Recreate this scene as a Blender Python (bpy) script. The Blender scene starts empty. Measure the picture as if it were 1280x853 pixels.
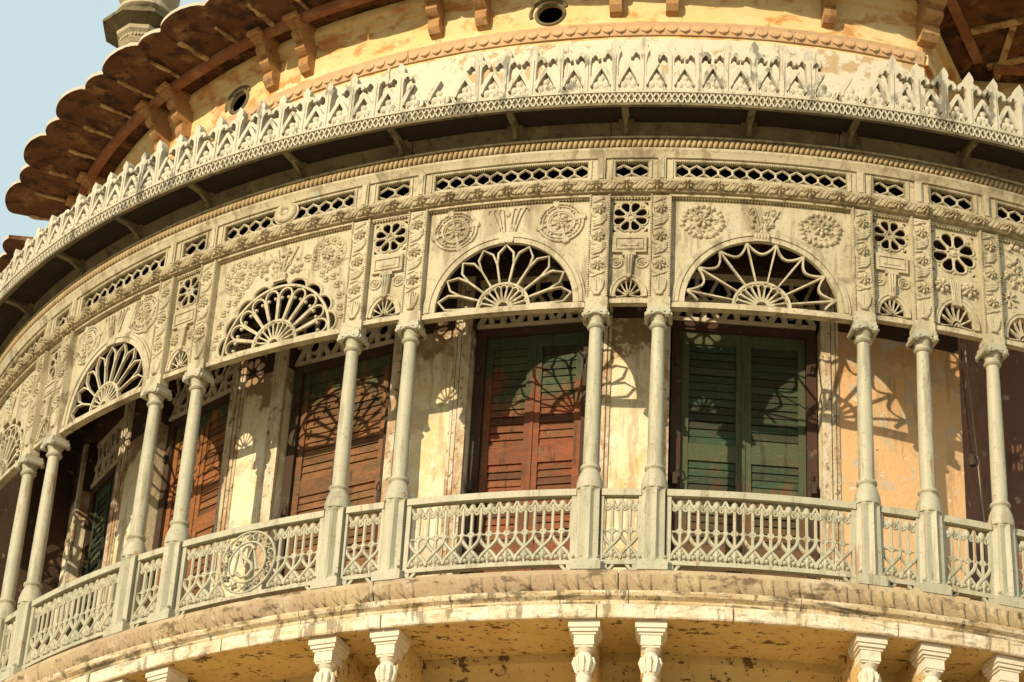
import bpy, math, random
from mathutils import Vector, Matrix
from mathutils.geometry import tessellate_polygon

random.seed(7)
PI = math.pi
rad = math.radians
scene = bpy.context.scene
col = scene.collection

# ------------------------------------------------------------------ camera
CAM = Vector((-2.789, -38.216, 1.6))
pitch, roll = rad(30.865), rad(3.356)
right = Vector((1, 0, 0)); fwd = Vector((0, math.cos(pitch), math.sin(pitch))); up = Vector((0, -math.sin(pitch), math.cos(pitch)))
cr, sr = math.cos(roll), math.sin(roll)
c_right, c_up = right * cr + up * sr, up * cr - right * sr
cam_data = bpy.data.cameras.new('camera')
cam_data.sensor_width = 36.0
cam_data.lens = 3143.34 / 1280 * 36.0
cam_data.clip_end = 6000
cam = bpy.data.objects.new('camera', cam_data)
m = Matrix((c_right, c_up, -fwd)).transposed().to_4x4()
m.translation = CAM
cam.matrix_world = m
col.objects.link(cam)
scene.camera = cam

# ------------------------------------------------------------------ sky, sun, exposure
SUN_AZ, SUN_EL = rad(-124.2), rad(18.8)
world = bpy.data.worlds.new('World'); scene.world = world; world.use_nodes = True
wn, wl = world.node_tree.nodes, world.node_tree.links
sky = wn.new('ShaderNodeTexSky'); sky.sky_type = 'NISHITA'; sky.sun_disc = False
sky.sun_elevation = SUN_EL
sky.sun_rotation = math.atan2(math.cos(SUN_AZ), math.sin(SUN_AZ))
sky.air_density = 1.0; sky.dust_density = 3.0; sky.ozone_density = 1.2
haze_mix = wn.new('ShaderNodeMix'); haze_mix.data_type = 'RGBA'; haze_mix.inputs[0].default_value = 0.86
haze_mix.inputs[7].default_value = (6.9, 8.5, 8.8, 1)          # even, hazy pale sky
wl.new(sky.outputs[0], haze_mix.inputs[6]); wl.new(haze_mix.outputs[2], wn['Background'].inputs[0])
wn['Background'].inputs[1].default_value = 0.1
sd = bpy.data.lights.new('sun', 'SUN'); sd.energy = 5.0; sd.angle = rad(0.5); sd.color = (1.0, 0.85, 0.62)
sun = bpy.data.objects.new('sun', sd)
sdir = Vector((math.cos(SUN_AZ) * math.cos(SUN_EL), math.sin(SUN_AZ) * math.cos(SUN_EL), math.sin(SUN_EL)))
sun.rotation_euler = (-sdir).to_track_quat('-Z', 'Y').to_euler()
sun.location = sdir * 80
col.objects.link(sun)
vs = scene.view_settings
vs.view_transform = 'Standard'; vs.look = 'None'; vs.exposure = 0.0; vs.gamma = 1.0

# ------------------------------------------------------------------ materials
def nodes_of(name):
    mt = bpy.data.materials.new(name); mt.use_nodes = True
    nt = mt.node_tree
    return mt, nt, nt.nodes, nt.links, nt.nodes['Principled BSDF']

class Mat:
    """small helper that layers colours by noise masks in world position"""
    def __init__(s, name, base, rough=0.75, spec=0.3):
        s.mt, s.nt, s.n, s.l, s.b = nodes_of(name)
        s.geo = s.n.new('ShaderNodeNewGeometry')
        rgb = s.n.new('ShaderNodeRGB'); rgb.outputs[0].default_value = (*base, 1)
        s.c = rgb.outputs[0]
        s.b.inputs['Roughness'].default_value = rough
        s.b.inputs['Specular IOR Level'].default_value = spec
    def pos(s, scale=(1, 1, 1)):
        mp = s.n.new('ShaderNodeMapping'); mp.inputs['Scale'].default_value = scale
        s.l.new(s.geo.outputs['Position'], mp.inputs['Vector']); return mp.outputs[0]
    def noise(s, sc, det=6, stretch=(1, 1, 1), rough=0.6, dist=0.0):
        nz = s.n.new('ShaderNodeTexNoise'); nz.inputs['Scale'].default_value = sc; nz.inputs['Detail'].default_value = det
        nz.inputs['Roughness'].default_value = rough; nz.inputs['Distortion'].default_value = dist
        s.l.new(s.pos(stretch), nz.inputs['Vector']); return nz.outputs[0]
    def ramp(s, v, a, b):
        r = s.n.new('ShaderNodeMapRange'); r.inputs[1].default_value = a; r.inputs[2].default_value = b
        r.interpolation_type = 'SMOOTHSTEP'
        s.l.new(v, r.inputs[0]); return r.outputs[0]
    def math(s, op, a, b):
        q = s.n.new('ShaderNodeMath'); q.operation = op
        for i, v in enumerate((a, b)):
            if isinstance(v, (int, float)): q.inputs[i].default_value = v
            else: s.l.new(v, q.inputs[i])
        return q.outputs[0]
    def axis(s, k, a, b):
        sp = s.n.new('ShaderNodeSeparateXYZ'); s.l.new(s.geo.outputs['Position'], sp.inputs[0])
        return s.ramp(sp.outputs[k], a, b)
    def layer(s, mask, colour, amt=1.0):
        mx = s.n.new('ShaderNodeMix'); mx.data_type = 'RGBA'
        f = s.math('MULTIPLY', mask, amt)
        s.l.new(f, mx.inputs[0]); s.l.new(s.c, mx.inputs[6])
        if isinstance(colour, tuple): mx.inputs[7].default_value = (*colour, 1)
        else: s.l.new(colour, mx.inputs[7])
        s.c = mx.outputs[2]; return s
    def stain(s, sc, a, b, colour, amt=1.0, stretch=(1, 1, 1), det=7, dist=0.0):
        return s.layer(s.ramp(s.noise(sc, det, stretch, 0.65, dist), a, b), colour, amt)
    def bump(s, sc, strength, dist=0.02, det=6, stretch=(1, 1, 1)):
        bp = s.n.new('ShaderNodeBump'); bp.inputs['Strength'].default_value = strength; bp.inputs['Distance'].default_value = dist
        s.l.new(s.noise(sc, det, stretch), bp.inputs['Height'])
        if s.b.inputs['Normal'].is_linked: s.l.new(s.b.inputs['Normal'].links[0].from_socket, bp.inputs['Normal'])
        s.l.new(bp.outputs[0], s.b.inputs['Normal']); return s
    def done(s):
        s.l.new(s.c, s.b.inputs['Base Color']); return s.mt

M = {}
# frieze paint: old cream distemper over iron
M['cream'] = (Mat('cream_paint', (0.47, 0.405, 0.265), 0.6)
    .stain(1.3, .45, .75, (0.52, 0.45, 0.29), .8).stain(3.2, .50, .72, (0.33, 0.265, 0.15), .6)
    .stain(1.0, .48, .64, (0.27, 0.22, 0.12), .5, (3, 3, .35)).stain(14, .58, .66, (0.22, 0.15, 0.07), .55)
    .stain(3.4, .53, .62, (0.20, 0.155, 0.085), .62, (1.6, 1.6, .22)).stain(2.4, .57, .64, (0.15, 0.115, 0.065), .55, dist=.8).stain(24, .58, .66, (0.17, 0.11, 0.055), .55).stain(2.2, .62, .68, (0.40, 0.45, 0.39), .5).bump(40, .35, .01).done())
M['grey'] = (Mat('grey_green_paint', (0.42, 0.385, 0.27), 0.55)
    .stain(1.7, .45, .75, (0.46, 0.43, 0.30), .8).stain(2.5, .46, .66, (0.32, 0.31, 0.225), .7, (2, 2, .5))
    .stain(7, .64, .69, (0.33, 0.13, 0.04), .8).stain(3.6, .55, .63, (0.24, 0.20, 0.125), .6, (1.8, 1.8, .2)).stain(5, .61, .67, (0.27, 0.12, 0.045), .7, (2, 2, .22)).stain(24, .58, .66, (0.19, 0.14, 0.08), .6).bump(30, .2, .01).done())
M['garland'] = (Mat('garland_paint', (0.38, 0.31, 0.18), 0.65)
    .stain(2.3, .45, .75, (0.45, 0.375, 0.23), .8).stain(7, .47, .62, (0.17, 0.125, 0.07), .75).bump(40, .3, .01).done())
M['bead'] = (Mat('gilded_ochre_paint', (0.38, 0.28, 0.14), 0.65).stain(2.3, .45, .7, (0.50, 0.40, 0.22), .8).stain(6, .5, .66, (0.28, 0.17, 0.07), .6).done())
M['cove'] = (Mat('weathered_cove', (0.17, 0.135, 0.07), 0.85)
    .stain(1.6, .4, .65, (0.10, 0.078, 0.042), .8).stain(5, .5, .7, (0.27, 0.22, 0.12), .5, (1, 1, .4))
    .stain(6, .52, .66, (0.05, 0.04, 0.025), .7).bump(20, .4, .01).done())
M['shade_soffit'] = (Mat('shade_painted_soffit', (0.022, 0.014, 0.009), 0.95).stain(3, .45, .75, (0.045, 0.028, 0.016), .6).done())  # near-black base paints in the shade under overhang and ceiling
M['crest'] = (Mat('cresting_paint', (0.52, 0.465, 0.34), 0.65)
    .stain(1.7, .45, .75, (0.58, 0.53, 0.41), .8).stain(5, .52, .68, (0.33, 0.30, 0.22), .6)
    .stain(2.1, .56, .62, (0.13, 0.115, 0.08), .8, (1.2, 1.2, .6)).stain(4, .55, .63, (0.22, 0.19, 0.13), .6, (2, 2, .25)).bump(30, .3, .01).done())
M['white'] = (Mat('whitewash', (0.68, 0.60, 0.46), 0.9)
    .stain(2.6, .42, .62, (0.58, 0.44, 0.25), .75).stain(9, .50, .66, (0.42, 0.28, 0.14), .65, (1, 1, 2))
    .stain(2.4, .56, .64, (0.13, 0.095, 0.06), .5, (1, 1, 4), dist=.6).stain(3.0, .53, .61, (0.17, 0.125, 0.075), .7, (2.2, 2.2, .4)).stain(22, .60, .68, (0.15, 0.10, 0.055), .6).bump(18, .5, .02).done())
M['moulding'] = (Mat('grimy_moulding', (0.55, 0.44, 0.27), 0.9).stain(2.0, .42, .62, (0.46, 0.33, 0.17), .8, (1, 1, 3)).stain(3.0, .52, .60, (0.64, 0.57, 0.43), .7, (1, 1, 4))
    .stain(1.5, .50, .60, (0.075, 0.058, 0.035), .8, (1, 1, 5), dist=.5).stain(3.0, .54, .62, (0.10, 0.075, 0.045), .75, (2.2, 2.2, .4)).stain(18, .56, .64, (0.12, 0.08, 0.045), .7).bump(18, .6, .02).done())
M['bracket'] = (Mat('bracket_whitewash', (0.66, 0.59, 0.46), 0.9)
    .stain(4, .5, .7, (0.58, 0.44, 0.28), .7).stain(8, .58, .74, (0.42, 0.22, 0.12), .55).stain(30, .64, .75, (0.22, 0.14, 0.08), .6).bump(18, .5, .02).done())
M['pink'] = (Mat('pink_sandstone', (0.38, 0.275, 0.17), 0.9)
    .stain(1.1, .42, .62, (0.46, 0.36, 0.20), .9).stain(4, .54, .66, (0.52, 0.43, 0.30), .6).stain(2.6, .54, .63, (0.11, 0.075, 0.04), .8, (1, 1, 2.2)).stain(20, .57, .66, (0.18, 0.11, 0.06), .6).bump(22, .5, .02).done())
M['soffit'] = (Mat('ochre_soffit', (0.56, 0.40, 0.16), 0.95)
    .stain(1.3, .42, .7, (0.48, 0.31, 0.12), .8).stain(3.3, .5, .75, (0.62, 0.48, 0.24), .6)
    .stain(5.0, .585, .615, (0.10, 0.05, 0.022), .92, (1, 1.6, 1)).stain(12, .60, .63, (0.09, 0.05, 0.022), .9).bump(16, .5, .02).done())
M['ochre'] = (Mat('ochre_plaster', (0.70, 0.50, 0.22), 0.95)
    .stain(1.2, .42, .68, (0.72, 0.57, 0.32), .9).stain(1.9, .49, .62, (0.50, 0.22, 0.06), .85, (1, 1, 1.6), dist=.4)
    .stain(3.1, .60, .68, (0.74, 0.64, 0.42), .7).stain(2.6, .63, .70, (0.22, 0.18, 0.12), .6).bump(14, .5, .02).done())
M['limewall'] = (Mat('lime_plaster', (0.64, 0.565, 0.42), 0.95)
    .stain(1.4, .45, .7, (0.66, 0.58, 0.43), .8).stain(1.3, .57, .60, (0.46, 0.31, 0.15), .85)
    .stain(12, .57, .66, (0.26, 0.17, 0.09), .5).stain(2.2, .60, .68, (0.17, 0.13, 0.09), .7).bump(14, .4, .02).done())
w = Mat('veranda_plaster', (0.70, 0.60, 0.38), 0.95)
w.stain(1.1, .4, .7, (0.76, 0.69, 0.50), .9).stain(2.0, .48, .66, (0.62, 0.43, 0.18), .7)
w.layer(w.axis(0, 1.15, 1.45), (0.68, 0.42, 0.205), 1.0)
w.stain(2.8, .62, .70, (0.66, 0.43, 0.20), .6)
brown = w.ramp(w.math('ADD', w.axis(2, 17.7, 19.4), w.math('MULTIPLY', w.math('SUBTRACT', w.noise(2.0, 10, (1, 1, 1), .72), .5), 2.6)), .42, .60)  # brown upper wall: bare peeling plaster, with veranda shade painted in
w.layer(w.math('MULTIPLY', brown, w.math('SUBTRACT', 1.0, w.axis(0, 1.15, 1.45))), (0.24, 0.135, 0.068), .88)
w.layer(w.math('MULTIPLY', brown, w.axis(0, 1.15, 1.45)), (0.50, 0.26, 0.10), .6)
w.stain(1.7, .545, .575, (0.50, 0.37, 0.21), .6).stain(3.4, .57, .61, (0.52, 0.46, 0.37), .55).stain(2.6, .54, .62, (0.36, 0.24, 0.13), .5, (2.5, 2.5, .3))
w.stain(5, .62, .66, (0.72, 0.66, 0.54), .7).stain(9, .66, .70, (0.16, 0.09, 0.05), .7)
M['plaster'] = w.bump(16, .6, .02).done()
M['shade_wall'] = (Mat('shade_painted_plaster', (0.055, 0.03, 0.017), 0.95).stain(2.2, .45, .7, (0.035, 0.02, 0.012), .8).stain(5, .60, .64, (0.30, 0.22, 0.14), .6).bump(16, .6, .02).done())  # deep shade of the upper veranda put into the plaster colour
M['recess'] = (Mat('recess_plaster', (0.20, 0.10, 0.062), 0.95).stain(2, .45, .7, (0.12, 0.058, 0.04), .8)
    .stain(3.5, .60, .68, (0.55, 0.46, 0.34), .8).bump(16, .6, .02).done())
M['jamb'] = (Mat('peeling_jamb', (0.58, 0.48, 0.31), 0.95).stain(2.1, .42, .6, (0.36, 0.20, 0.10), .8, (1, 1, .5))
    .stain(6, .5, .58, (0.66, 0.58, 0.44), .8, (1, 1, .5)).stain(11, .56, .66, (0.12, 0.075, 0.045), .85).bump(22, .9, .03).done())
M['eave'] = (Mat('red_brown_eave_stone', (0.135, 0.056, 0.023), 0.95)
    .stain(1.3, .42, .68, (0.075, 0.030, 0.013), .8).stain(2.2, .52, .66, (0.27, 0.14, 0.055), .75).stain(3.4, .50, .60, (0.032, 0.016, 0.009), .8).bump(14, .6, .02).done())
M['eave_edge'] = (Mat('limewashed_eave_edge', (0.55, 0.46, 0.34), 0.95).stain(3, .48, .7, (0.38, 0.26, 0.17), .7).stain(8, .56, .7, (0.16, 0.11, 0.08), .6).bump(20, .6, .02).done())
M['mortar'] = (Mat('pale_mortar', (0.50, 0.34, 0.16), 0.95).stain(4, .45, .6, (0.17, 0.08, 0.035), .85).bump(20, .6, .02).done())
M['beam'] = (Mat('red_beam', (0.26, 0.10, 0.045), 0.95).stain(3, .45, .7, (0.44, 0.25, 0.13), .7).stain(6, .56, .7, (0.14, 0.06, 0.03), .7).bump(18, .6, .02).done())
M['string'] = (Mat('pink_limewashed_stone', (0.56, 0.36, 0.19), 0.95).stain(2.5, .45, .7, (0.62, 0.44, 0.26), .8).stain(6, .54, .68, (0.36, 0.20, 0.10), .6).bump(18, .5, .02).done())
M['terra'] = (Mat('terracotta_bracket', (0.40, 0.215, 0.085), 0.95).stain(2.5, .45, .7, (0.50, 0.32, 0.14), .8).stain(5, .50, .64, (0.19, 0.08, 0.032), .7).bump(18, .6, .02).done())
def door_paint(name, wood, g0, g1, green, olive):
    d_ = Mat(name, wood, 0.65)
    d_.stain(2.2, .4, .7, tuple(c * 1.5 for c in wood), .8, (1, 1, 4)).stain(9, .5, .75, tuple(c * .45 for c in wood), .7, (1, 1, 5))
    d_.layer(d_.ramp(d_.math('ADD', d_.axis(2, g0, g1), d_.math('MULTIPLY', d_.math('SUBTRACT', d_.noise(2.4, 10, (1.8, 1.8, .7), .75), .5), 2.8)), .40, .66), green, .9)
    d_.layer(d_.ramp(d_.noise(2.9, 8, (1, 1, 2.5)), .44, .60), (0.055, 0.058, 0.022), olive)
    d_.stain(5, .54, .66, (0.15, 0.11, 0.05), .45, (1, 1, 3)).stain(16, .56, .66, (0.03, 0.02, 0.012), .6, (1, 1, 4))
    oi = d_.n.new('ShaderNodeObjectInfo'); d_.layer(d_.ramp(oi.outputs['Random'], .35, 1.0), (0.035, 0.022, 0.012), .6)
    d_.layer(d_.ramp(oi.outputs['Random'], .25, .0), (0.20, 0.13, 0.055), .22)
    d_.stain(14, .57, .64, (0.20, 0.15, 0.08), .35, (1, 1, 6)).stain(3, .56, .64, (0.03, 0.022, 0.013), .6, (3, 3, .4))
    return d_.bump(12, .7, .012, stretch=(1, 1, 8)).done()
DOORM = [door_paint('dark_green_door', (0.115, 0.048, 0.020), 15.2, 17.6, (0.022, 0.070, 0.034), .35), door_paint('green_and_red_door', (0.22, 0.060, 0.020), 17.0, 18.9, (0.026, 0.075, 0.034), .25),
         door_paint('rust_door', (0.205, 0.085, 0.030), 17.6, 19.3, (0.032, 0.070, 0.032), .45), door_paint('orange_brown_door', (0.26, 0.095, 0.030), 18.0, 19.4, (0.030, 0.070, 0.034), .2),
         door_paint('bottle_green_door', (0.15, 0.06, 0.022), 14.8, 16.6, (0.022, 0.060, 0.034), .4)]
M['doorframe'] = (Mat('dark_door_frame', (0.055, 0.028, 0.016), 0.8).stain(3, .5, .7, (0.045, 0.06, 0.035), .8).stain(8, .6, .7, (0.30, 0.20, 0.12), .4).bump(14, .5, .01).done())  # frame colour darkened to stand for the shadow gap round the leaves
M['fret'] = (Mat('limewashed_fretwork', (0.58, 0.49, 0.34), 0.9).stain(3, .5, .65, (0.30, 0.20, 0.11), .8).bump(24, .5, .01).done())
M['iron'] = (Mat('rusty_iron', (0.05, 0.033, 0.022), 0.8).stain(8, .5, .7, (0.12, 0.05, 0.025), .6).done())
M['wire'] = (Mat('cable_sheath', (0.30, 0.24, 0.15), 0.7).stain(8, .5, .7, (0.2, 0.12, 0.06), .6).done())
M['dark'] = (Mat('painted_darkness', (0.018, 0.012, 0.008), 0.95).stain(3, .5, .7, (0.03, 0.02, 0.012), .5).done())  # near-black colour standing in for the darkness behind openings
M['stone'] = (Mat('turret_stone', (0.46, 0.39, 0.25), 0.95).stain(1.5, .45, .7, (0.36, 0.30, 0.20), .7).stain(3, .56, .7, (0.20, 0.15, 0.09), .6).bump(18, .6, .02).done())
M['ground'] = (Mat('dry_ground', (0.44, 0.33, 0.20), 0.95).stain(.15, .4, .7, (0.50, 0.40, 0.27), .8).stain(1.5, .5, .7, (0.36, 0.27, 0.17), .6).bump(3, .5, .05).done())

# ------------------------------------------------------------------ mesh builder in unrolled coordinates
RP = 11.515           # radius of the ring of columns
class B:
    """points are (s, z, d): along the curve, height, outward depth; bent round the axis at radius R"""
    def __init__(s, R=RP, z0=0.0, flat=False): s.R, s.z0, s.flat, s.v, s.f = R, z0, flat, [], []
    def P(s, p):
        if s.flat: return (p[0], -p[2], p[1] - s.z0)
        a = p[0] / s.R; r = s.R + p[2]
        return (r * math.sin(a), s.R - r * math.cos(a), p[1] - s.z0)
    def add(s, vs_, fs):
        o = len(s.v); s.v += vs_; s.f += [tuple(i + o for i in f) for f in fs]
    def box(s, s0, s1, z0, z1, d0, d1, ns=1):
        vs_, fs = [], []
        for i in range(ns + 1):
            x = s0 + (s1 - s0) * i / ns
            vs_ += [(x, z0, d1), (x, z1, d1), (x, z1, d0), (x, z0, d0)]
            if i:
                a = 4 * (i - 1); b = 4 * i
                for k in range(4): fs.append((a + k, b + k, b + (k + 1) % 4, a + (k + 1) % 4))
        fs.append((0, 1, 2, 3)); b = 4 * ns; fs.append((b + 3, b + 2, b + 1, b))
        s.add(vs_, fs)
    def bar(s, path, w_, d0, d1, closed=False, taper=None):
        n = len(path); L, Rr = [], []
        for i in range(n):
            if closed: a, b = path[i - 1], path[(i + 1) % n]
            else: a, b = path[max(i - 1, 0)], path[min(i + 1, n - 1)]
            dx, dz = b[0] - a[0], b[1] - a[1]; q = math.hypot(dx, dz) or 1
            h = w_ / 2 * (taper[i] if taper else 1)
            nx, nz = -dz / q * h, dx / q * h
            L.append((path[i][0] + nx, path[i][1] + nz)); Rr.append((path[i][0] - nx, path[i][1] - nz))
        vs_, fs = [], []
        for i in range(n):
            vs_ += [(*L[i], d1), (*Rr[i], d1), (*Rr[i], d0), (*L[i], d0)]
        for i in range(n if closed else n - 1):
            a = 4 * i; b = 4 * ((i + 1) % n)
            for k in range(4): fs.append((a + k, a + (k + 1) % 4, b + (k + 1) % 4, b + k))
        if not closed: fs.append((3, 2, 1, 0)); e = 4 * (n - 1); fs.append((e, e + 1, e + 2, e + 3))
        s.add(vs_, fs)
    def tube(s, path, r, n=6, closed=False, taper=None):
        vs_, fs = [], []; m_ = len(path)
        for i in range(m_):
            if closed: a, b = Vector(path[i - 1]), Vector(path[(i + 1) % m_])
            else: a, b = Vector(path[max(i - 1, 0)]), Vector(path[min(i + 1, m_ - 1)])
            t = (b - a).normalized(); ref = Vector((0, 0, 1)) if abs(t.z) < .9 else Vector((1, 0, 0))
            u = t.cross(ref).normalized(); w2 = t.cross(u)
            rr = r * (taper[i] if taper else 1)
            for k in range(n):
                an = 2 * PI * k / n; vs_.append(tuple(Vector(path[i]) + (u * math.cos(an) + w2 * math.sin(an)) * rr))
        for i in range(m_ if closed else m_ - 1):
            a = n * i; b = n * ((i + 1) % m_)
            for k in range(n): fs.append((a + k, a + (k + 1) % n, b + (k + 1) % n, b + k))
        if not closed:
            fs.append(tuple(range(n - 1, -1, -1))); e = n * (m_ - 1); fs.append(tuple(range(e, e + n)))
        s.add(vs_, fs)
    def dome(s, x, z, rx, rz, d0, h, n=8, rot=0.0, k=2):
        h *= 1.2
        vs_, fs = [], []; c, q = math.cos(rot), math.sin(rot)
        for j in range(k):
            t = j / k * PI / 2
            for i in range(n):
                a = 2 * PI * i / n; px, pz = rx * math.cos(a) * math.cos(t), rz * math.sin(a) * math.cos(t)
                vs_.append((x + px * c - pz * q, z + px * q + pz * c, d0 + h * math.sin(t)))
        vs_.append((x, z, d0 + h))
        for j in range(k - 1):
            for i in range(n): fs.append((j * n + i, j * n + (i + 1) % n, (j + 1) * n + (i + 1) % n, (j + 1) * n + i))
        for i in range(n): fs.append(((k - 1) * n + i, (k - 1) * n + (i + 1) % n, k * n))
        s.add(vs_, fs)
    def lathe(s, prof, n=16, x=0, d=0, rot=0.0, square=0.0):
        vs_, fs = [], []
        for (r, z) in prof:
            for k in range(n):
                a = 2 * PI * k / n + rot; vs_.append((x + r * math.cos(a), z, d - r * math.sin(a)))
        for i in range(len(prof) - 1):
            for k in range(n): fs.append((i * n + k, i * n + (k + 1) % n, (i + 1) * n + (k + 1) % n, (i + 1) * n + k))
        fs.append(tuple(range(n - 1, -1, -1))); e = n * (len(prof) - 1); fs.append(tuple(range(e, e + n)))
        s.add(vs_, fs)
    def plate(s, outer, holes, d0, d1):
        polys = [outer] + list(holes)
        tris = tessellate_polygon([[Vector((x, z, 0)) for x, z in p] for p in polys])
        pts = [q for p in polys for q in p]; n = len(pts)
        vs_ = [(x, z, d1) for x, z in pts] + [(x, z, d0) for x, z in pts]
        fs = [tuple(t) for t in tris] + [tuple(i + n for i in reversed(t)) for t in tris]
        o = 0
        for p in polys:
            k = len(p)
            for i in range(k): a, b = o + i, o + (i + 1) % k; fs.append((a, b, b + n, a + n))
            o += k
        s.add(vs_, fs)
    def sheet(s, rows):
        """rows of equal length lists of points -> grid"""
        n = len(rows[0]); vs_ = [p for r in rows for p in r]; fs = []
        for j in range(len(rows) - 1):
            for i in range(n - 1): fs.append((j * n + i, j * n + i + 1, (j + 1) * n + i + 1, (j + 1) * n + i))
        s.add(vs_, fs)
    def mesh(s, name, mat, smooth=35):
        me = bpy.data.meshes.new(name); me.from_pydata([s.P(p) for p in s.v], [], s.f); me.validate()
        import bmesh
        bm = bmesh.new(); bm.from_mesh(me); bmesh.ops.recalc_face_normals(bm, faces=bm.faces); bm.to_mesh(me); bm.free()
        me.materials.append(mat)
        if smooth:
            me.shade_smooth(); me.set_sharp_from_angle(angle=rad(smooth))
        return me
    def build(s, name, mat, parent=None, smooth=35):
        return link(name, s.mesh(name, mat, smooth), parent)

def link(name, data, parent=None):
    o = bpy.data.objects.new(name, data); col.objects.link(o)
    if parent: o.parent = parent
    return o
def tag(o, label, cat, group=None):
    o['label'] = label; o['category'] = cat
    if group: o['group'] = group
    return o
def on_ring(o, theta, z, R=RP):
    """stand an object on the ring at polar angle theta (degrees), facing outward"""
    t = rad(theta); o.location = (R * math.cos(t), R * math.sin(t), z); o.rotation_euler = (0, 0, t + PI / 2); return o
def in_panel(o, s_, z, R=RP):
    """place a child piece at arc length s_ inside its ring panel"""
    a = s_ / R; o.location = (R * math.sin(a), R - R * math.cos(a), z); o.rotation_euler = (0, 0, a); return o
def thing(name, label, cat, group=None):
    return tag(link(name, None), label, cat, group)
def kind(o, k): o['kind'] = k; return o
def arc(cx, cz, rx, rz, a0, a1, n): return [(cx + rx * math.cos(rad(a0 + (a1 - a0) * i / n)), cz + rz * math.sin(rad(a0 + (a1 - a0) * i / n))) for i in range(n + 1)]
def lift(path, d): return [(x, z, d) for x, z in path]

# sweeps round the axis, in absolute coordinates, for the palace
def ring_mesh(name, prof, t0, t1, mat, parent, step=1.0, closed=True, jitter=0.0, smooth=30):
    n = max(1, int(round(abs(t1 - t0) / step))); v, f = [], []; k = len(prof)
    for i in range(n + 1):
        t = rad(t0 + (t1 - t0) * i / n)
        for (r, z) in prof:
            jr = random.uniform(-jitter, jitter) if jitter else 0
            v.append(((r + jr) * math.cos(t), (r + jr) * math.sin(t), z + (random.uniform(-jitter, jitter) * .6 if jitter else 0)))
    for i in range(n):
        for j in range(k if closed else k - 1):
            a, b = i * k + j, i * k + (j + 1) % k; f.append((a, b, b + k, a + k))
    if closed: f.append(tuple(range(k - 1, -1, -1))); f.append(tuple(range(n * k, n * k + k)))
    me = bpy.data.meshes.new(name); me.from_pydata(v, [], f)
    import bmesh
    bm = bmesh.new(); bm.from_mesh(me); bmesh.ops.recalc_face_normals(bm, faces=bm.faces); bm.to_mesh(me); bm.free()
    me.materials.append(mat)
    if smooth: me.shade_smooth(); me.set_sharp_from_angle(angle=rad(smooth))
    return link(name, me, parent)

# ------------------------------------------------------------------ key figures
TH = [-145.7, -141.98, -130.7, -126.84, -114.74, -110.72, -98.75, -94.88, -82.08, -78.21, -73.49]
TL, TRR = -157.9, -68.77            # the next columns beyond the picture
RC = 12.13                          # radius of the roof-edge cresting
Z_LEDGE, Z_RAIL0, Z_RAIL1 = 14.49, 14.56, 15.61
Z_CAP, Z_PANEL = 18.14, 19.86
A0, A1 = -178.0, -60.0              # extent of the curved front that is built

# ground
bg = B(flat=True); N_ = 24
me = bpy.data.meshes.new('ground'); me.from_pydata([(-2500, -2500, 0), (2500, -2500, 0), (2500, 2500, 0), (-2500, 2500, 0)], [], [(0, 1, 2, 3)])
me.materials.append(M['ground']); kind(link('ground', me), 'structure')

# ================================================================== the palace
palace = thing('palace_building', 'curved palace front in ochre plaster with green and rust shutters and scalloped eave', 'building')

# --- lower drum and the soffit under the balcony
ring_mesh('lower_wall', [(10.35, 0), (10.35, 13.86), (10.0, 13.86), (10.0, 0)], A0, A1, M['ochre'], palace, 2)
ring_mesh('balcony_soffit', [(11.602, 13.90), (10.2, 13.90), (10.2, 14.195), (11.602, 14.195)], A0, A1, M['soffit'], palace, 1, jitter=.004)
ring_mesh('soffit_cornice', [(10.352, 13.60), (10.44, 13.66), (10.48, 13.74), (10.56, 13.80), (10.58, 13.897), (10.352, 13.897)], A0, A1, M['soffit'], palace, 1, jitter=.004)
ring_mesh('balcony_floor', [(9.9, 14.20), (11.60, 14.20), (11.60, 14.475), (9.9, 14.475)], A0, A1, M['pink'], palace, 2)
# white fascia in long stones with open joints
joints = [-176, -165, -154.5, -143.6, -132.5, -121.6, -110.85, -98.0, -90.2, -80.6, -70.5, -60.0]
for a, b in zip(joints, joints[1:]):
    ring_mesh('fascia_stone', [(11.605, 13.884), (11.645, 13.884), (11.655, 13.90), (11.655, 14.045), (11.64, 14.058), (11.605, 14.058)], a + .03, b - .05, M['white'], palace, .6, jitter=.0035, smooth=25)
joints2 = [-176, -168.5, -157, -147.5, -136.4, -126.5, -116.2, -106.6, -96.2, -86.3, -76.6, -67, -60]
for a, b in zip(joints2, joints2[1:]):
    ring_mesh('moulding_stone', [(11.50, 14.061), (11.612, 14.063), (11.625, 14.09), (11.62, 14.115), (11.645, 14.13), (11.675, 14.15), (11.69, 14.185), (11.688, 14.214), (11.50, 14.214)],
              a + .02, b - .03, M['moulding'], palace, .6, jitter=.004, smooth=25)
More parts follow.
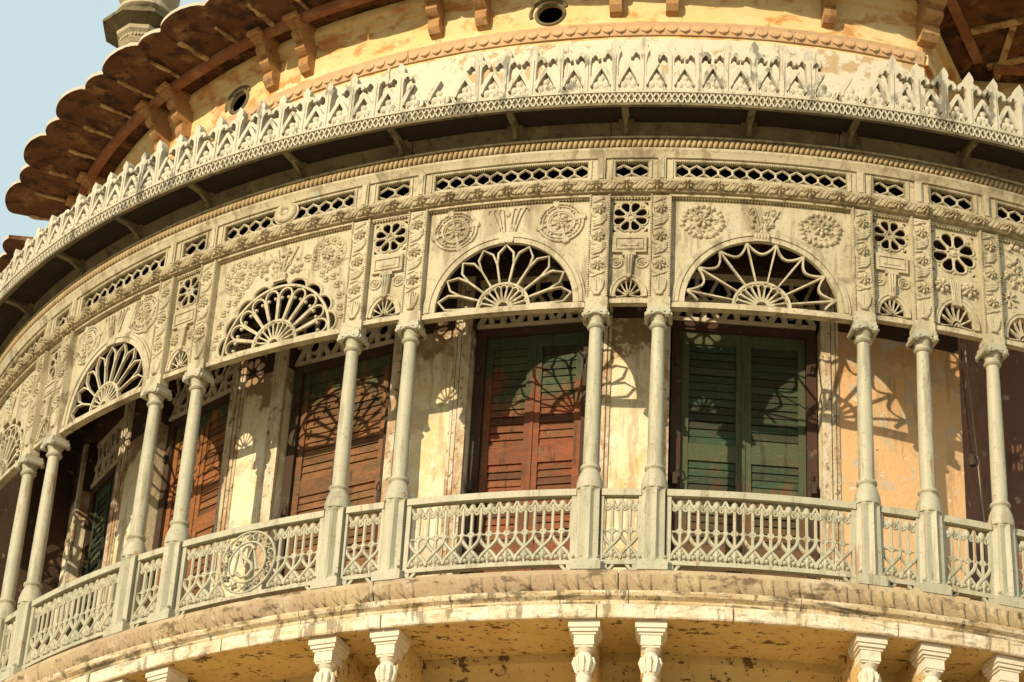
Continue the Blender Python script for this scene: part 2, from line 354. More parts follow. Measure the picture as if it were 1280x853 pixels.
# pink leaf course: plain bed stones, each leaf a piece of its own
joints3 = [-176, -163.5, -151, -137.8, -124.5, -111.38, -96.8, -82.4, -75.3, -66, -60]
for a, b in zip(joints3, joints3[1:]):
    ring_mesh('leaf_course_stone', [(11.56, 14.217), (11.655, 14.219), (11.685, 14.27), (11.715, 14.36), (11.722, 14.405), (11.70, 14.472), (11.56, 14.474)],
              a + .03, b - .05, M['pink'], palace, .6, jitter=.003, smooth=25)
def leaf_mesh(v):
    b = B(11.67, 14.22); rn = random.Random(v)
    lean = .055 + rn.uniform(-.02, .03); w_ = .062; rows = []
    for j in range(6):
        t = j / 5; z = 14.395 - .168 * t; ww = w_ * (1 - t ** 2.4 * .96); sh = lean * t * t + rn.uniform(-.004, .004)
        d = .055 - .05 * t
        rows.append([(sh - ww, z, d - .02), (sh - ww * .5, z, d + .010 + .012 * t), (sh, z, d + .018 + .02 * t), (sh + ww * .6, z, d + .008 + .012 * t), (sh + ww, z, d - .02)])
    b.sheet(rows); return b.mesh('leaf', M['pink'], 60)
leafs = [leaf_mesh(i) for i in range(4)]
t = -170.0; i = 0
rl = random.Random(3)
while t < -64:
    if rl.random() > .16:
        o = link('leaf', leafs[i % 4], palace); on_ring(o, t + rl.uniform(-.06, .06), 14.22 + rl.uniform(-.006, .006), 11.67)
    t += .70; i += 1

# --- brackets under the balcony, one below each column
def lower_bracket(theta):
    root = link('balcony_bracket', None, palace); on_ring(root, theta, 12.9, 11.45)
    b = B(11.45, 12.9, flat=True)
    b.box(-.185, .185, 13.80, 13.893, -.25, .125); b.box(-.165, .165, 13.755, 13.80, -.25, .105); b.box(-.14, .14, 13.725, 13.755, -.25, .08)
    b.build('abacus', M['bracket'], root)
    b = B(11.45, 12.9, flat=True)
    b.box(-.118, .118, 13.60, 13.727, -.2, .068); b.box(-.105, .105, 13.575, 13.60, -.2, .055)
    prof = [(.118, 13.60), (.10, 13.55), (.078, 13.525), (.09, 13.50), (.112, 13.45), (.122, 13.39), (.115, 13.33), (.09, 13.27), (.075, 13.24), (.092, 13.22), (.095, 13.19), (.07, 13.15), (.085, 13.10), (.07, 13.02), (.03, 12.95)]
    b.lathe(prof[::-1], 10, 0, -.05, rot=PI / 8)
    for q in range(5):
        a_ = PI * (q + .5) / 5; b.tube([(.112 * math.cos(a_), 13.47, -.05 + .112 * math.sin(a_)), (.125 * math.cos(a_), 13.40, -.05 + .128 * math.sin(a_)), (.09 * math.cos(a_), 13.28, -.05 + .095 * math.sin(a_))], .026, 6, taper=[.5, 1, .6])
    b.build('turned_pendant', M['bracket'], root, 50)
    # side cheeks: the corbel beam running back into the wall
    v = []; prof2 = [(-.06, 13.72), (-.10, 13.45), (-.22, 13.30), (-.42, 13.24), (-.58, 13.10), (-.74, 12.92), (-1.06, 12.90), (-1.06, 13.895), (-.06, 13.895)]
    b = B(11.45, 12.9, flat=True); n = len(prof2)
    b.add([(-.115, z, d) for d, z in prof2] + [(.115, z, d) for d, z in prof2],
          [tuple(range(n))] + [tuple(range(2 * n - 1, n - 1, -1))] + [(i, (i + 1) % n, n + (i + 1) % n, n + i) for i in range(n)])
    b.build('corbel_beam', M['soffit'], root, 25)
for th in [-157.9] + TH + [-68.8]: lower_bracket(th)

# --- veranda back wall with its door openings
DOORS = [(-88.45, 5.65), (-104.6, 4.75), (-120.7, 5.0), (-136.2, 4.7), (-151.8, 4.6)]
RW = 10.03
spans = []; last = A0
for c, h in sorted(DOORS): spans.append((last, c - h)); last = c + h
spans.append((last, -71.6))
for a, b in spans:
    ring_mesh('veranda_wall', [(RW, 14.478), (RW, 18.95), (RW - .5, 18.95), (RW - .5, 14.478)], a, b, M['plaster'], palace, 1.0, jitter=.003)
    ring_mesh('upper_veranda_wall', [(RW - .002, 18.95), (RW - .002, 21.0), (RW - .5, 21.0), (RW - .5, 18.95)], a, b, M['shade_wall'], palace, 1.0, jitter=.003)
for c, h in DOORS:
    ring_mesh('lintel_wall', [(RW - .002, 19.78), (RW - .002, 21.0), (RW - .5, 21.0), (RW - .5, 19.78)], c - h, c + h, M['shade_wall'], palace, 1.0)
    for sgn in (-1, 1):          # stepped plaster architrave beside each opening
        e = c + sgn * h; dq = 1 / (RW * PI / 180)
        for k, (x0, x1, pr) in enumerate(((.0, .12, .045), (.135, .185, .03), (.20, .24, .02))):
            lo, hi = sorted((e + sgn * x0 * dq, e + sgn * x1 * dq))
            ring_mesh('architrave_strip', [(RW - .01, 14.48), (RW + pr, 14.48), (RW + pr, 19.75), (RW - .01, 19.75)], lo, hi, M['jamb'], palace, .5, jitter=.006, smooth=0)
ring_mesh('veranda_ceiling', [(10.035, 20.02), (11.50, 20.02), (11.50, 20.10), (10.035, 20.10)], A0, A1, M['shade_soffit'], palace, 2)
for th in [t_ for t_ in range(-172, -62, 4)]:
    ring_mesh('ceiling_joist', [(10.04, 19.90), (11.42, 19.90), (11.42, 20.015), (10.04, 20.015)], th - .25, th + .25, M['doorframe'], palace, .5, smooth=0)

ring_mesh('partition_wall', [(9.9, 14.478), (11.40, 14.478), (11.40, 20.015), (9.9, 20.015)], -161.2, -160.2, M['shade_wall'], palace, .5, smooth=0)
def door(c, h, idx):
    R0 = 9.76; hw = R0 * math.sin(rad(h)) - .01; z0 = 14.48
    root = link('shutter_door', None, palace); on_ring(root, c, z0, R0)
    root['label'] = ['green shutter door browning at its foot', 'shutter door green above and rust red below', 'rust brown shutter door with green top', 'orange brown shutter door', 'dark green narrow looking shutter door'][idx]
    fr = B(R0, z0, flat=True); zt = 18.98
    fr.box(-hw, -hw + .13, z0, zt + .02, -.05, .10); fr.box(hw - .13, hw, z0, zt + .02, -.05, .10); fr.box(-hw + .13, hw - .13, zt - .10, zt + .02, -.05, .098)
    fr.build('frame', M['doorframe'], root)
    bk = B(R0, z0, flat=True); bk.box(-hw, hw, z0, 19.80, -.30, -.24); bk.build('room_darkness_panel', M['dark'], root)  # near-black panel painted as the darkness behind the leaves
    # fretwork transom
    tr = B(R0, z0, flat=True)
    d0, d1 = .05, .10
    tr.box(-hw, hw, 19.005, 19.06, d0 - .01, d1 + .02); tr.box(-hw, hw, 19.70, 19.775, d0, d1 + .01)
    n = 3; pw = 2 * hw / n
    for q in range(n + 1):
        x = -hw + pw * q
        tr.bar(arc(x, 19.06, pw * .36, .30, 0, 180, 10) if 0 < q < n else (arc(x, 19.06, pw * .36, .30, 0, 90, 6) if q == 0 else arc(x, 19.06, pw * .36, .30, 90, 180, 6)), .075, d0, d1)
        if q < n:
            tr.bar([(x + .02, 19.06), (x + pw * .25, 19.30), (x + pw / 2, 19.52), (x + pw * .75, 19.30), (x + pw - .02, 19.06)], .075, d0 + .004, d1 - .004)
            tr.bar([(x + pw / 2, 19.52), (x + pw / 2, 19.70)], .05, d0, d1)
            tr.bar(arc(x + pw / 2, 19.27, .09, .10, 0, 360, 10)[:-1], .035, d0, d1 - .006, True)
            tr.bar([(x + .03, 19.70), (x + pw * .2, 19.48), (x, 19.30)], .045, d0 + .002, d1 - .008); tr.bar([(x + pw - .03, 19.70), (x + pw * .8, 19.48), (x + pw, 19.30)], .045, d0 + .002, d1 - .008)
    tr.build('transom_fretwork', M['fret'], root)
    # two leaves: stiles and rails, then loose louvre slats
    lw = hw - .135; sw = .095
    sl = B(R0, z0, flat=True); L = lw - 2 * sw - .012
    sl.add([(-L / 2, z0 - .054, .016), (L / 2, z0 - .054, .016), (L / 2, z0 + .058, -.020), (-L / 2, z0 + .058, -.020),
            (-L / 2, z0 - .053, .030), (L / 2, z0 - .053, .030), (L / 2, z0 + .060, .004), (-L / 2, z0 + .060, .004)],
           [(0, 3, 2, 1), (4, 5, 6, 7), (0, 1, 5, 4), (1, 2, 6, 5), (2, 3, 7, 6), (3, 0, 4, 7)])
    slat = sl.mesh('slat', DOORM[idx], 0)
    rs = random.Random(idx + 5)
    for sgn in (-1, 1):
        x0, x1 = (-lw + .004, -.006) if sgn < 0 else (.006, lw - .004)
        lf = B(R0, z0, flat=True)
        d0, d1 = -.03, .045
        lf.box(x0, x0 + sw, z0 + .03, zt - .105, d0, d1); lf.box(x1 - sw, x1, z0 + .03, zt - .105, d0, d1)
        for (a, b) in ((z0 + .03, z0 + .22), (15.60, 15.76), (16.96, 17.20), (18.70, zt - .105)):
            lf.box(x0 + sw, x1 - sw, a, b, d0, d1 - .006)
        if sgn > 0: lf.box(-.022, .02, z0 + .03, zt - .107, d1, d1 + .018)
        lf.build('leaf_frame', DOORM[idx], root)
        for (a, b) in ((z0 + .22, 15.60), (15.76, 16.96), (17.20, 18.70)):
            k = int(round((b - a - .06) / .107)); p = (b - a) / k
            for q in range(k):
                o = link('slat', slat, root); o.location = ((x0 + x1) / 2, rs.uniform(-.003, .003), a + p * (q + .5) - z0)
                o.rotation_euler = (rs.uniform(-.03, .08), rs.uniform(-.008, .008), 0)
        lt = B(R0, z0, flat=True); xs = sgn * (hw - .06)
        lt.box(xs - .03, xs + .03, 16.52, 16.68, .10, .20); lt.tube([(xs, 16.66, .15), (xs - sgn * .05, 16.74, .19), (xs - sgn * .03, 16.84, .17)], .013, 5)
        lt.build('latch', M['iron'], root)
        lt = B(R0, z0, flat=True); lt.box(xs - .02, xs + .02, 18.30, 18.42, .10, .15); lt.build('hinge', M['iron'], root)
for i, (c, h) in enumerate(DOORS): door(c, h, i)

# --- recess at the right-hand end of the curved wall
def wall_strip(name, pts, z0, z1, mat, t_=.3):
    v, f = [], []
    n = len(pts)
    for (x, y) in pts: v += [(x, y, z0), (x, y, z1)]
    for i in range(n - 1): f.append((2 * i, 2 * i + 2, 2 * i + 3, 2 * i + 1))
    for (x, y) in pts: v += [(x - .25, y + t_, z0), (x - .25, y + t_, z1)]
    o = 2 * n
    for i in range(n - 1): f.append((o + 2 * i + 1, o + 2 * i + 3, o + 2 * i + 2, o + 2 * i))
    for i in range(n - 1): f.append((2 * i + 1, 2 * i + 3, o + 2 * i + 3, o + 2 * i + 1)); f.append((2 * i, o + 2 * i, o + 2 * i + 2, 2 * i + 2))
    e = 2 * (n - 1)
    f.append((0, 1, o + 1, o)); f.append((e, o + e, o + e + 1, e + 1))
    me = bpy.data.meshes.new(name); me.from_pydata(v, [], f); me.materials.append(mat); return link(name, me, palace)
c0 = (RW * math.cos(rad(-71.6)), RW * math.sin(rad(-71.6)))
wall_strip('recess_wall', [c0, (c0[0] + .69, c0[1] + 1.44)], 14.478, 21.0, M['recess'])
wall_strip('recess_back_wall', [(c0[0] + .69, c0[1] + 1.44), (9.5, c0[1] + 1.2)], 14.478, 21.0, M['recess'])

# --- upper storey
RU = 10.255
def upper_wall(a, b): ring_mesh('upper_wall', [(RU, 23.40), (RU, 24.62), (RU - .4, 24.62), (RU - .4, 23.40)], a, b, M['ochre'], palace, 1.0, jitter=.003)
VENTS = [-104.2, -133.9]
upper_wall(A0, VENTS[1] - 2.4); upper_wall(VENTS[1] + 2.4, VENTS[0] - 2.4); upper_wall(VENTS[0] + 2.4, -74.2)
ring_mesh('parapet_wall', [(RU + .012, 20.9), (RU + .012, 23.40), (RU - .4, 23.398), (RU - .4, 20.9)], A0, -74.2, M['limewall'], palace, .8, jitter=.006)
for c in VENTS:
    hs = RU * rad(2.4)
    b = B(RU, 23.4)
    top = [(hs - 2 * hs * i / 8, 24.62) for i in range(9)]; bot = [(-hs + 2 * hs * i / 8, 23.401) for i in range(9)]
    b.plate(bot + top, [arc(0, 23.93, .185, .165, 0, 360, 24)[:-1]], -.05, 0)
    o = b.build('vent_wall', M['ochre'], palace); on_ring(o, c, 23.4, RU)
    b = B(RU, 23.4); b.box(-hs, hs, 23.4, 24.6, -.46, -.405); b.box(-hs, -hs + .02, 23.4, 24.6, -.40, -.055); b.box(hs - .02, hs, 23.4, 24.6, -.40, -.055); b.box(-hs, hs, 24.5, 24.6, -.40, -.055); on_ring(b.build('vent_darkness_box', M['dark'], palace), c, 23.4, RU)  # near-black boxes painted as the darkness inside the vent hole
    b = B(RU, 23.4); b.tube(lift(arc(0, 23.93, .205, .185, 0, 360, 28)[:-1], .0), .028, 6, True); b.tube(lift(arc(-.02, 23.96, .265, .24, 20, 200, 16), .0), .03, 6)
    on_ring(b.build('vent_rim', M['cove'], palace), c, 23.4, RU)
# scale-leaf string course
for a, b in ((A0, -150.1), (-150.05, -131.3), (-131.25, -116.0), (-115.95, -99.4), (-99.33, -84.9), (-84.85, -74.25)):
    ring_mesh('string_course', [(RU - .05, 23.452), (RU + .03, 23.452), (RU + .045, 23.50), (RU + .075, 23.60), (RU + .085, 23.64), (RU - .05, 23.655)], a, b, M['string'], palace, .8, jitter=.002)
sc = B(RU + .05, 23.45); rows = []
for j in range(6):
    q = j / 5; z = 23.615 - .135 * q; ww = .083 * math.sqrt(max(0, 1 - q ** 3)) + .002; d = .035 - .03 * q
    rows.append([(-ww, z, -.02), (-ww * .97, z, .012 + .012 * q), (0, z, .018 + .020 * q), (ww * .97, z, .012 + .012 * q), (ww, z, -.02)])
rows.append([(x, z - .001, -.03) for (x, z, d) in rows[-1]]); sc.sheet(rows); scale_me = sc.mesh('scale_leaf', M['string'], 30)
t = -149.5
while t < -74.6:
    on_ring(link('scale_leaf', scale_me, palace), t, 23.45, RU + .05); t += 1.0
ring_mesh('eave_moulding', [(RU, 24.30), (RU + .05, 24.32), (RU + .06, 24.40), (RU + .11, 24.44), (RU + .12, 24.55), (RU, 24.56)], A0, -74.2, M['ochre'], palace, 1, jitter=.003)

# eave: ring beam, inner soffit slabs, scalloped outer slabs with mortar ribs
ring_mesh('eave_beam', [(10.60, 24.50), (10.72, 24.50), (10.735, 24.53), (10.735, 24.66), (10.60, 24.66)], -168.0, -73.6, M['beam'], palace, 1, jitter=.004)
t = -165.0
while t < -75:
    b_ = min(t + 8.2, -73.8); ring_mesh('inner_eave_slab', [(RU - .1, 24.57), (10.64, 24.575), (10.64, 24.70), (RU - .1, 24.70)], t + .05, b_ - .05, M['eave'], palace, 1.0, jitter=.004); t += 8.2
slab_size = {}
def eave_slab(t0, w_):
    """one scalloped slab: two ogee lobes on its outer edge, underside a shallow hollow"""
    n = 36; v, f = [], []
    for i in range(n + 1):
        q = min(max(i / n, 0), 1); tt = rad(t0 + .06 + (w_ - .12) * q)
        # a small and a large lobe with a cusp between them
        e_ = 1 - q; kk = slab_size.get(round(t0, 1), 1.0)
        if e_ < .36: ro = 11.64 + .085 * kk * math.sin(PI * e_ / .36) ** .7
        else: ro = 11.64 + .185 * kk * math.sin(PI * (e_ - .36) / .64) ** .55
        for k in range(5):
            u = k / 4; r = 10.62 + (ro - 10.62) * u
            z = 24.60 - .015 * u + .05 * math.sin(PI * q) * math.sin(PI * min(u * 1.2, 1) * .9)
            v.append((r * math.cos(tt), r * math.sin(tt), z + random.uniform(-.004, .004)))
        v.append((ro * math.cos(tt), ro * math.sin(tt), 24.655)); v.append((10.62 * math.cos(tt), 10.62 * math.sin(tt), 24.74))
    for i in range(n):
        for k in range(7): a, b2 = i * 7 + k, i * 7 + (k + 1) % 7; f.append((a, b2, b2 + 7, a + 7))
    f.append(tuple(range(7))); f.append(tuple(range(n * 7 + 6, n * 7 - 1, -1)))
    me = bpy.data.meshes.new('eave_slab'); me.from_pydata(v, [], f)
    me.materials.append(M['eave']); me.materials.append(M['eave_edge'])
    for p in me.polygons:
        idx = sorted(x % 7 for x in p.vertices)
        if len(idx) == 4 and idx == [4, 4, 5, 5]: p.material_index = 1
    import bmesh
    bm = bmesh.new(); bm.from_mesh(me); bmesh.ops.recalc_face_normals(bm, faces=bm.faces); bm.to_mesh(me); bm.free()
    me.shade_smooth(); me.set_sharp_from_angle(angle=rad(40)); link('eave_slab', me, palace)
SP = 7.45; t = -132.9 + SP * 9
slabs = [-165.3 + SP * k for k in range(0, 12)] + [-176.6]
for t0 in slabs: slab_size[round(t0, 1)] = random.uniform(.8, 1.12)
for t0 in slabs:
    if t0 + SP > -73.2: continue
    eave_slab(t0, SP)
    for (x, wd) in ((t0, .028), (t0 + SP * .5, .022)):
        b = B(11.1, 24.5, flat=True); e0, e1 = random.uniform(-.46, -.36), random.uniform(.05, .40)
        pz = [(random.uniform(-.012, .012), 24.588, e0 + (e1 - e0) * q / 7) for q in range(8)]
        b.tube(pz, wd * 1.7, 6, taper=[random.uniform(.55, 1.1) for q in range(8)])
        on_ring(b.build('mortar_rib', M['mortar'], palace), x + random.uniform(-.2, .2), 24.5, 11.1)

def eave_bracket(theta, idx):
    prof = [(0, 23.80), (.10, 23.82), (.17, 23.90), (.18, 24.0), (.15, 24.06), (.22, 24.08), (.29, 24.14), (.29, 24.21), (.26, 24.25), (.35, 24.27), (.40, 24.34), (.39, 24.41), (.45, 24.43), (.47, 24.50), (.0, 24.50)]
    root = link('eave_bracket', None, palace); on_ring(root, theta, 23.75, RU)
    b = B(RU, 23.75, flat=True); n = len(prof); hw = .088
    b.add([(-hw, z, d) for d, z in prof] + [(hw, z, d) for d, z in prof], [tuple(range(n)), tuple(range(2 * n - 1, n - 1, -1))] + [(i, (i + 1) % n, n + (i + 1) % n, n + i) for i in range(n)])
    b.build('scrolled_corbel', M['terra'], root, 30)
    b = B(RU, 23.75, flat=True); b.box(-.125, .125, 24.502, 24.568, -.02, .60); b.box(-.105, .105, 24.46, 24.502, -.02, .52)
    b.build('cushion', M['terra'], root)
    if theta > -75: root.scale = (1.5, 1.25, 1.0)
for i, th in enumerate((-161.0, -157.0, -144.3, -140.9, -129.6, -125.8, -113.65, -109.67, -98.9, -94.5, -82.2, -74.0)): eave_bracket(th, i)

# recess of the upper storey at the right
c1 = (RU * math.cos(rad(-74.2)), RU * math.sin(rad(-74.2)))
c2 = (c1[0] + .86, c1[1] + 1.80)
wall_strip('upper_recess_wall', [c1, c2], 20.9, 24.62, M['ochre'])
wall_strip('upper_back_wall', [c2, (9.5, c2[1] - .1)], 20.9, 24.62, M['ochre'])
def slab_poly(name, pts, z0, z1, mat):
    n = len(pts); v = [(x, y, z0) for x, y in pts] + [(x, y, z1) for x, y in pts]
    me = bpy.data.meshes.new(name); me.from_pydata(v, [], [tuple(range(n - 1, -1, -1)), tuple(range(n, 2 * n))] + [(i, (i + 1) % n, n + (i + 1) % n, n + i) for i in range(n)])
    me.materials.append(mat); return link(name, me, palace)
ux, uy = .43 / .997, .90 / .997; nx_, ny_ = uy, -ux          # along and out of the recess wall
def off(p, a, d): return (p[0] + ux * a + nx_ * d, p[1] + uy * a + ny_ * d)
slab_poly('recess_soffit', [off(c1, -.4, -.05), off(c1, -.4, .40), off(c1, 1.55, .40), off(c1, 2.0, -.05)], 24.575, 24.70, M['eave'])
slab_poly('recess_beam', [off(c1, -.42, .36), off(c1, -.42, .49), off(c1, 1.55, .49), off(c1, 1.55, .36)], 24.50, 24.66, M['beam'])
for k in range(3):
    a0, a1 = -.9 + k * .9, -.9 + (k + 1) * .9 - .02
    slab_poly('recess_eave_slab', [off(c1, a0, .44), off(c1, a0, 1.5), off(c1, a1, 1.5), off(c1, a1, .44)], 24.60, 24.70, M['eave'])
    slab_poly('mortar_rib', [off(c1, a1 - .06, .5), off(c1, a1 - .06, 1.4), off(c1, a1 + .06, 1.4), off(c1, a1 + .06, .5)], 24.565, 24.599, M['mortar'])
for k in range(5):
    x0 = c2[0] + .55 + k * 1.1; y0 = c2[1]
    slab_poly('back_eave_slab', [(x0, y0 - 1.45), (x0 + 1.08, y0 - 1.45), (x0 + 1.08, y0 + .02), (x0, y0 + .02)], 24.612, 24.72, M['eave'])
    slab_poly('mortar_rib', [(x0 - .05, y0 - 1.4), (x0 + .05, y0 - 1.4), (x0 + .05, y0 - .1), (x0 - .05, y0 - .1)], 24.57, 24.61, M['mortar'])
slab_poly('back_beam', [(c2[0] + .45, y0 - .50), (9.4, y0 - .50), (9.4, y0 - .38), (c2[0] + .45, y0 - .38)], 24.48, 24.61, M['beam'])
slab_poly('back_cornice', [(c2[0] + .02, c2[1] - .10), (9.4, c2[1] - .16), (9.4, c2[1]), (c2[0] + .02, c2[1])], 23.46, 23.64, M['terra'])
slab_poly('recess_cornice', [off(c1, .0, .0), off(c1, .0, .07), off(c1, 1.98, .07), off(c1, 1.98, .0)], 23.46, 23.64, M['ochre'])
slab_poly('recess_moulding', [off(c1, .0, .0), off(c1, .0, .09), off(c1, 1.98, .09), off(c1, 1.98, .0)], 24.30, 24.50, M['ochre'])
# terrace over the veranda, and roof so the storey is closed
ring_mesh('veranda_roof', [(10.24, 20.99), (12.0, 20.99), (12.0, 21.04), (10.24, 21.04)], A0, A1, M['shade_soffit'], palace, 2)
ring_mesh('roof_slab', [(0.1, 24.76), (10.7, 24.76), (10.7, 24.86), (0.1, 24.86)], A0, A1, M['eave'], palace, 3)

# ================================================================== cast-iron columns
def rosette(b, x, z, r, d, petals=8, h=.03):
    petals = max(petals, 7)
    for k in range(petals):
        a = 2 * PI * k / petals + .3; b.dome(x + r * .68 * math.cos(a), z + r * .68 * math.sin(a), r * .36, r * .27, d, h * .95, 7, a)
    b.dome(x, z, r * .60, r * .60, d, h * .7, 12)
    for k in range(5):
        a = 2 * PI * k / 5; b.dome(x + r * .33 * math.cos(a), z + r * .33 * math.sin(a), r * .22, r * .19, d + h * .45, h * .75, 6, a)
    b.dome(x, z, r * .15, r * .15, d + h * .7, h * .6, 6)
def curl(b, x, z, r, d, a0, a1, w_=.013, k=10):
    pts = []
    for i in range(k + 1):
        q = i / k; a = rad(a0 + (a1 - a0) * q); rr = r * (1 - .6 * q); pts.append((x + rr * math.cos(a), z + rr * math.sin(a), d))
    b.tube(pts, w_, 5, taper=[1 - .4 * i / k for i in range(k + 1)])
def leaf(b, pts, w_, d, h=.02):
    n = len(pts); b.tube([(x, z, d) for x, z in pts], w_, 6, taper=[.3 + .9 * math.sin(PI * (.12 + .8 * i / (n - 1))) for i in range(n)])

def m_column():
    z0 = Z_LEDGE; out = {}
    b = B(RP, z0, flat=True)
    b.box(-.178, .178, z0, 14.60, -.17, .17)
    b.box(-.165, .165, 14.60, 14.63, -.158, .158)
    # fluted pedestal: sixteen-sided star section
    def star(r0, r1, z): return [((r0 if k % 2 else r1) * math.cos(2 * PI * k / 16 + PI / 16), z, -(r0 if k % 2 else r1) * math.sin(2 * PI * k / 16 + PI / 16)) for k in range(16)]
    rows = [star(.148, .170, 14.63), star(.128, .164, 14.69), star(.120, .157, 15.55), star(.140, .162, 15.60)]
    vs_ = [p for r in rows for p in r]; fs = [(j * 16 + k, j * 16 + (k + 1) % 16, (j + 1) * 16 + (k + 1) % 16, (j + 1) * 16 + k) for j in range(3) for k in range(16)]
    fs.append(tuple(range(48, 64))); b.add(vs_, fs)
    for sx in (-1, 1):
        b.dome(sx * .15, 14.655, .025, .025, .13, .05, 6)
    out['pedestal'] = b.mesh('pedestal', M['grey'], 0)
    b = B(RP, z0, flat=True)
    b.lathe([(.160, 15.60), (.165, 15.63), (.160, 15.70), (.150, 15.71), (.150, 15.74), (.138, 15.78), (.120, 15.83), (.104, 15.86), (.110, 15.875), (.124, 15.885), (.129, 15.90), (.124, 15.92), (.100, 15.93)], 20)
    out['base_moulding'] = b.mesh('base_moulding', M['grey'], 40)
    b = B(RP, z0, flat=True)
    b.lathe([(.096, 15.93), (.097, 16.3), (.095, 16.7), (.090, 17.2), (.084, 17.6), (.079, 17.87)], 20)
    out['shaft'] = b.mesh('shaft', M['grey'], 50)
    b = B(RP, z0, flat=True)
    b.lathe([(.080, 17.865), (.102, 17.875), (.116, 17.90), (.102, 17.925), (.090, 17.935), (.093, 17.97), (.104, 18.0), (.122, 18.04), (.132, 18.055)], 18)
    b.box(-.150, .150, 18.055, 18.085, -.14, .15); b.box(-.138, .138, 18.085, 18.138, -.13, .137)
    for sx in (-1, 1):
        for sd_ in (-1, 1): b.dome(sx * .118, 18.03, .045, .045, .11 * sd_, .055 * sd_, 8)
        b.tube([(sx * .142, 18.03, -.12), (sx * .142, 18.03, .13)], .032, 8)
    leaf(b, [(-.09, 18.02), (-.03, 18.055), (.03, 18.055), (.09, 18.02)], .022, .135)
    out['capital'] = b.mesh('capital', M['grey'], 40)
    b = B(RP, z0, flat=True)
    b.box(-.135, .135, 18.14, 19.84, -.06, .085); b.box(-.142, .142, 18.14, 18.29, -.062, .095)
    for sx in (-1, 1): b.box(sx * .122 - .012, sx * .122 + .012, 18.29, 19.84, .085, .098)
    # slanting leaves between the rosettes
    for zc in (19.43, 19.0):
        for k in range(3):
            q = .035 * k; leaf(b, [(-.075, zc - .06 + q), (-.02, zc - .035 + q), (.03, zc - .02 + q), (.09, zc + .05 + q)], .023, .092)
    for k in range(2): leaf(b, [(-.075, 19.76 + .03 * k), (-.02, 19.77 + .03 * k), (.06, 19.79 + .02 * k)], .022, .092)
    for sx in (-1, 1):
        for k in range(3): leaf(b, [(sx * .012, 18.33), (sx * (.02 + .02 * k), 18.42), (sx * (.02 + .03 * k), 18.52), (sx * (.01 + .035 * k), 18.60 - .02 * k)], .020, .092)
    b.dome(0, 18.35, .06, .035, .085, .04)
    out['pilaster'] = b.mesh('pilaster', M['cream'], 35)
    b = B(RP, z0, flat=True)
    z = 18.31
    while z < 19.83:
        for sx in (-1, 1): b.box(sx * .122 - .009, sx * .122 + .009, z, z + .022, .098, .109)
        z += .036
    out['bead_edging'] = b.mesh('bead_edging', M['cream'], 0)
    b = B(RP, 0, flat=True); rosette(b, 0, 0, .080, 0, 7, .042)
    for sx in (-1, 1): leaf(b, [(sx * .02, sx * .125), (sx * .075, sx * .10), (sx * .100, sx * .04), (sx * .098, -sx * .03)], .021, .004); leaf(b, [(-sx * .09, sx * .10), (-sx * .04, sx * .125), (sx * .02, sx * .14)], .019, .004)
    for q in range(3): leaf(b, [(-.085 + .03 * q, -.175 + .02 * q), (-.04 + .03 * q, -.16 + .02 * q), (.0 + .03 * q, -.13 + .02 * q)], .017, .004)
    out['rosette'] = b.mesh('rosette', M['cream'], 50)
    return out
CM = m_column()
COLL = ['leftmost iron column in the photo, cut off by the left picture edge below', 'second iron column from the left edge, beside the plain wide railing at far left',
        'third iron column from the left, at the right end of the far-left wide railing', 'fourth iron column from the left, left of the railing with the round monogram',
        'fifth iron column from the left, right of the railing with the round monogram', 'sixth iron column, in the middle of the row, left of the red and green shutters',
        'left column of the central close pair, overlapping the right side of red shutters', 'right column of the central close pair, just left of the green shutters',
        'iron column right of the green shutters, in front of the orange wall', 'second iron column from the right edge, in front of the orange wall', 'rightmost iron column, in front of the purple brown recess with hanging cable']
for i, th in enumerate(TH):
    root = thing('iron_column', 'pale grey green ' + COLL[i], 'column', 'cast iron veranda columns'); on_ring(root, th, Z_LEDGE)
    for part in ('pedestal', 'base_moulding', 'shaft', 'capital'): link(part, CM[part], root)
    pil = link('pilaster', CM['pilaster'], root)
    kind(link('bead_edging', CM['bead_edging'], pil), 'stuff')
    for z in (19.63, 19.21, 18.78):
        r_ = link('rosette', CM['rosette'], pil); r_.location = (0, -.085, z - Z_LEDGE)

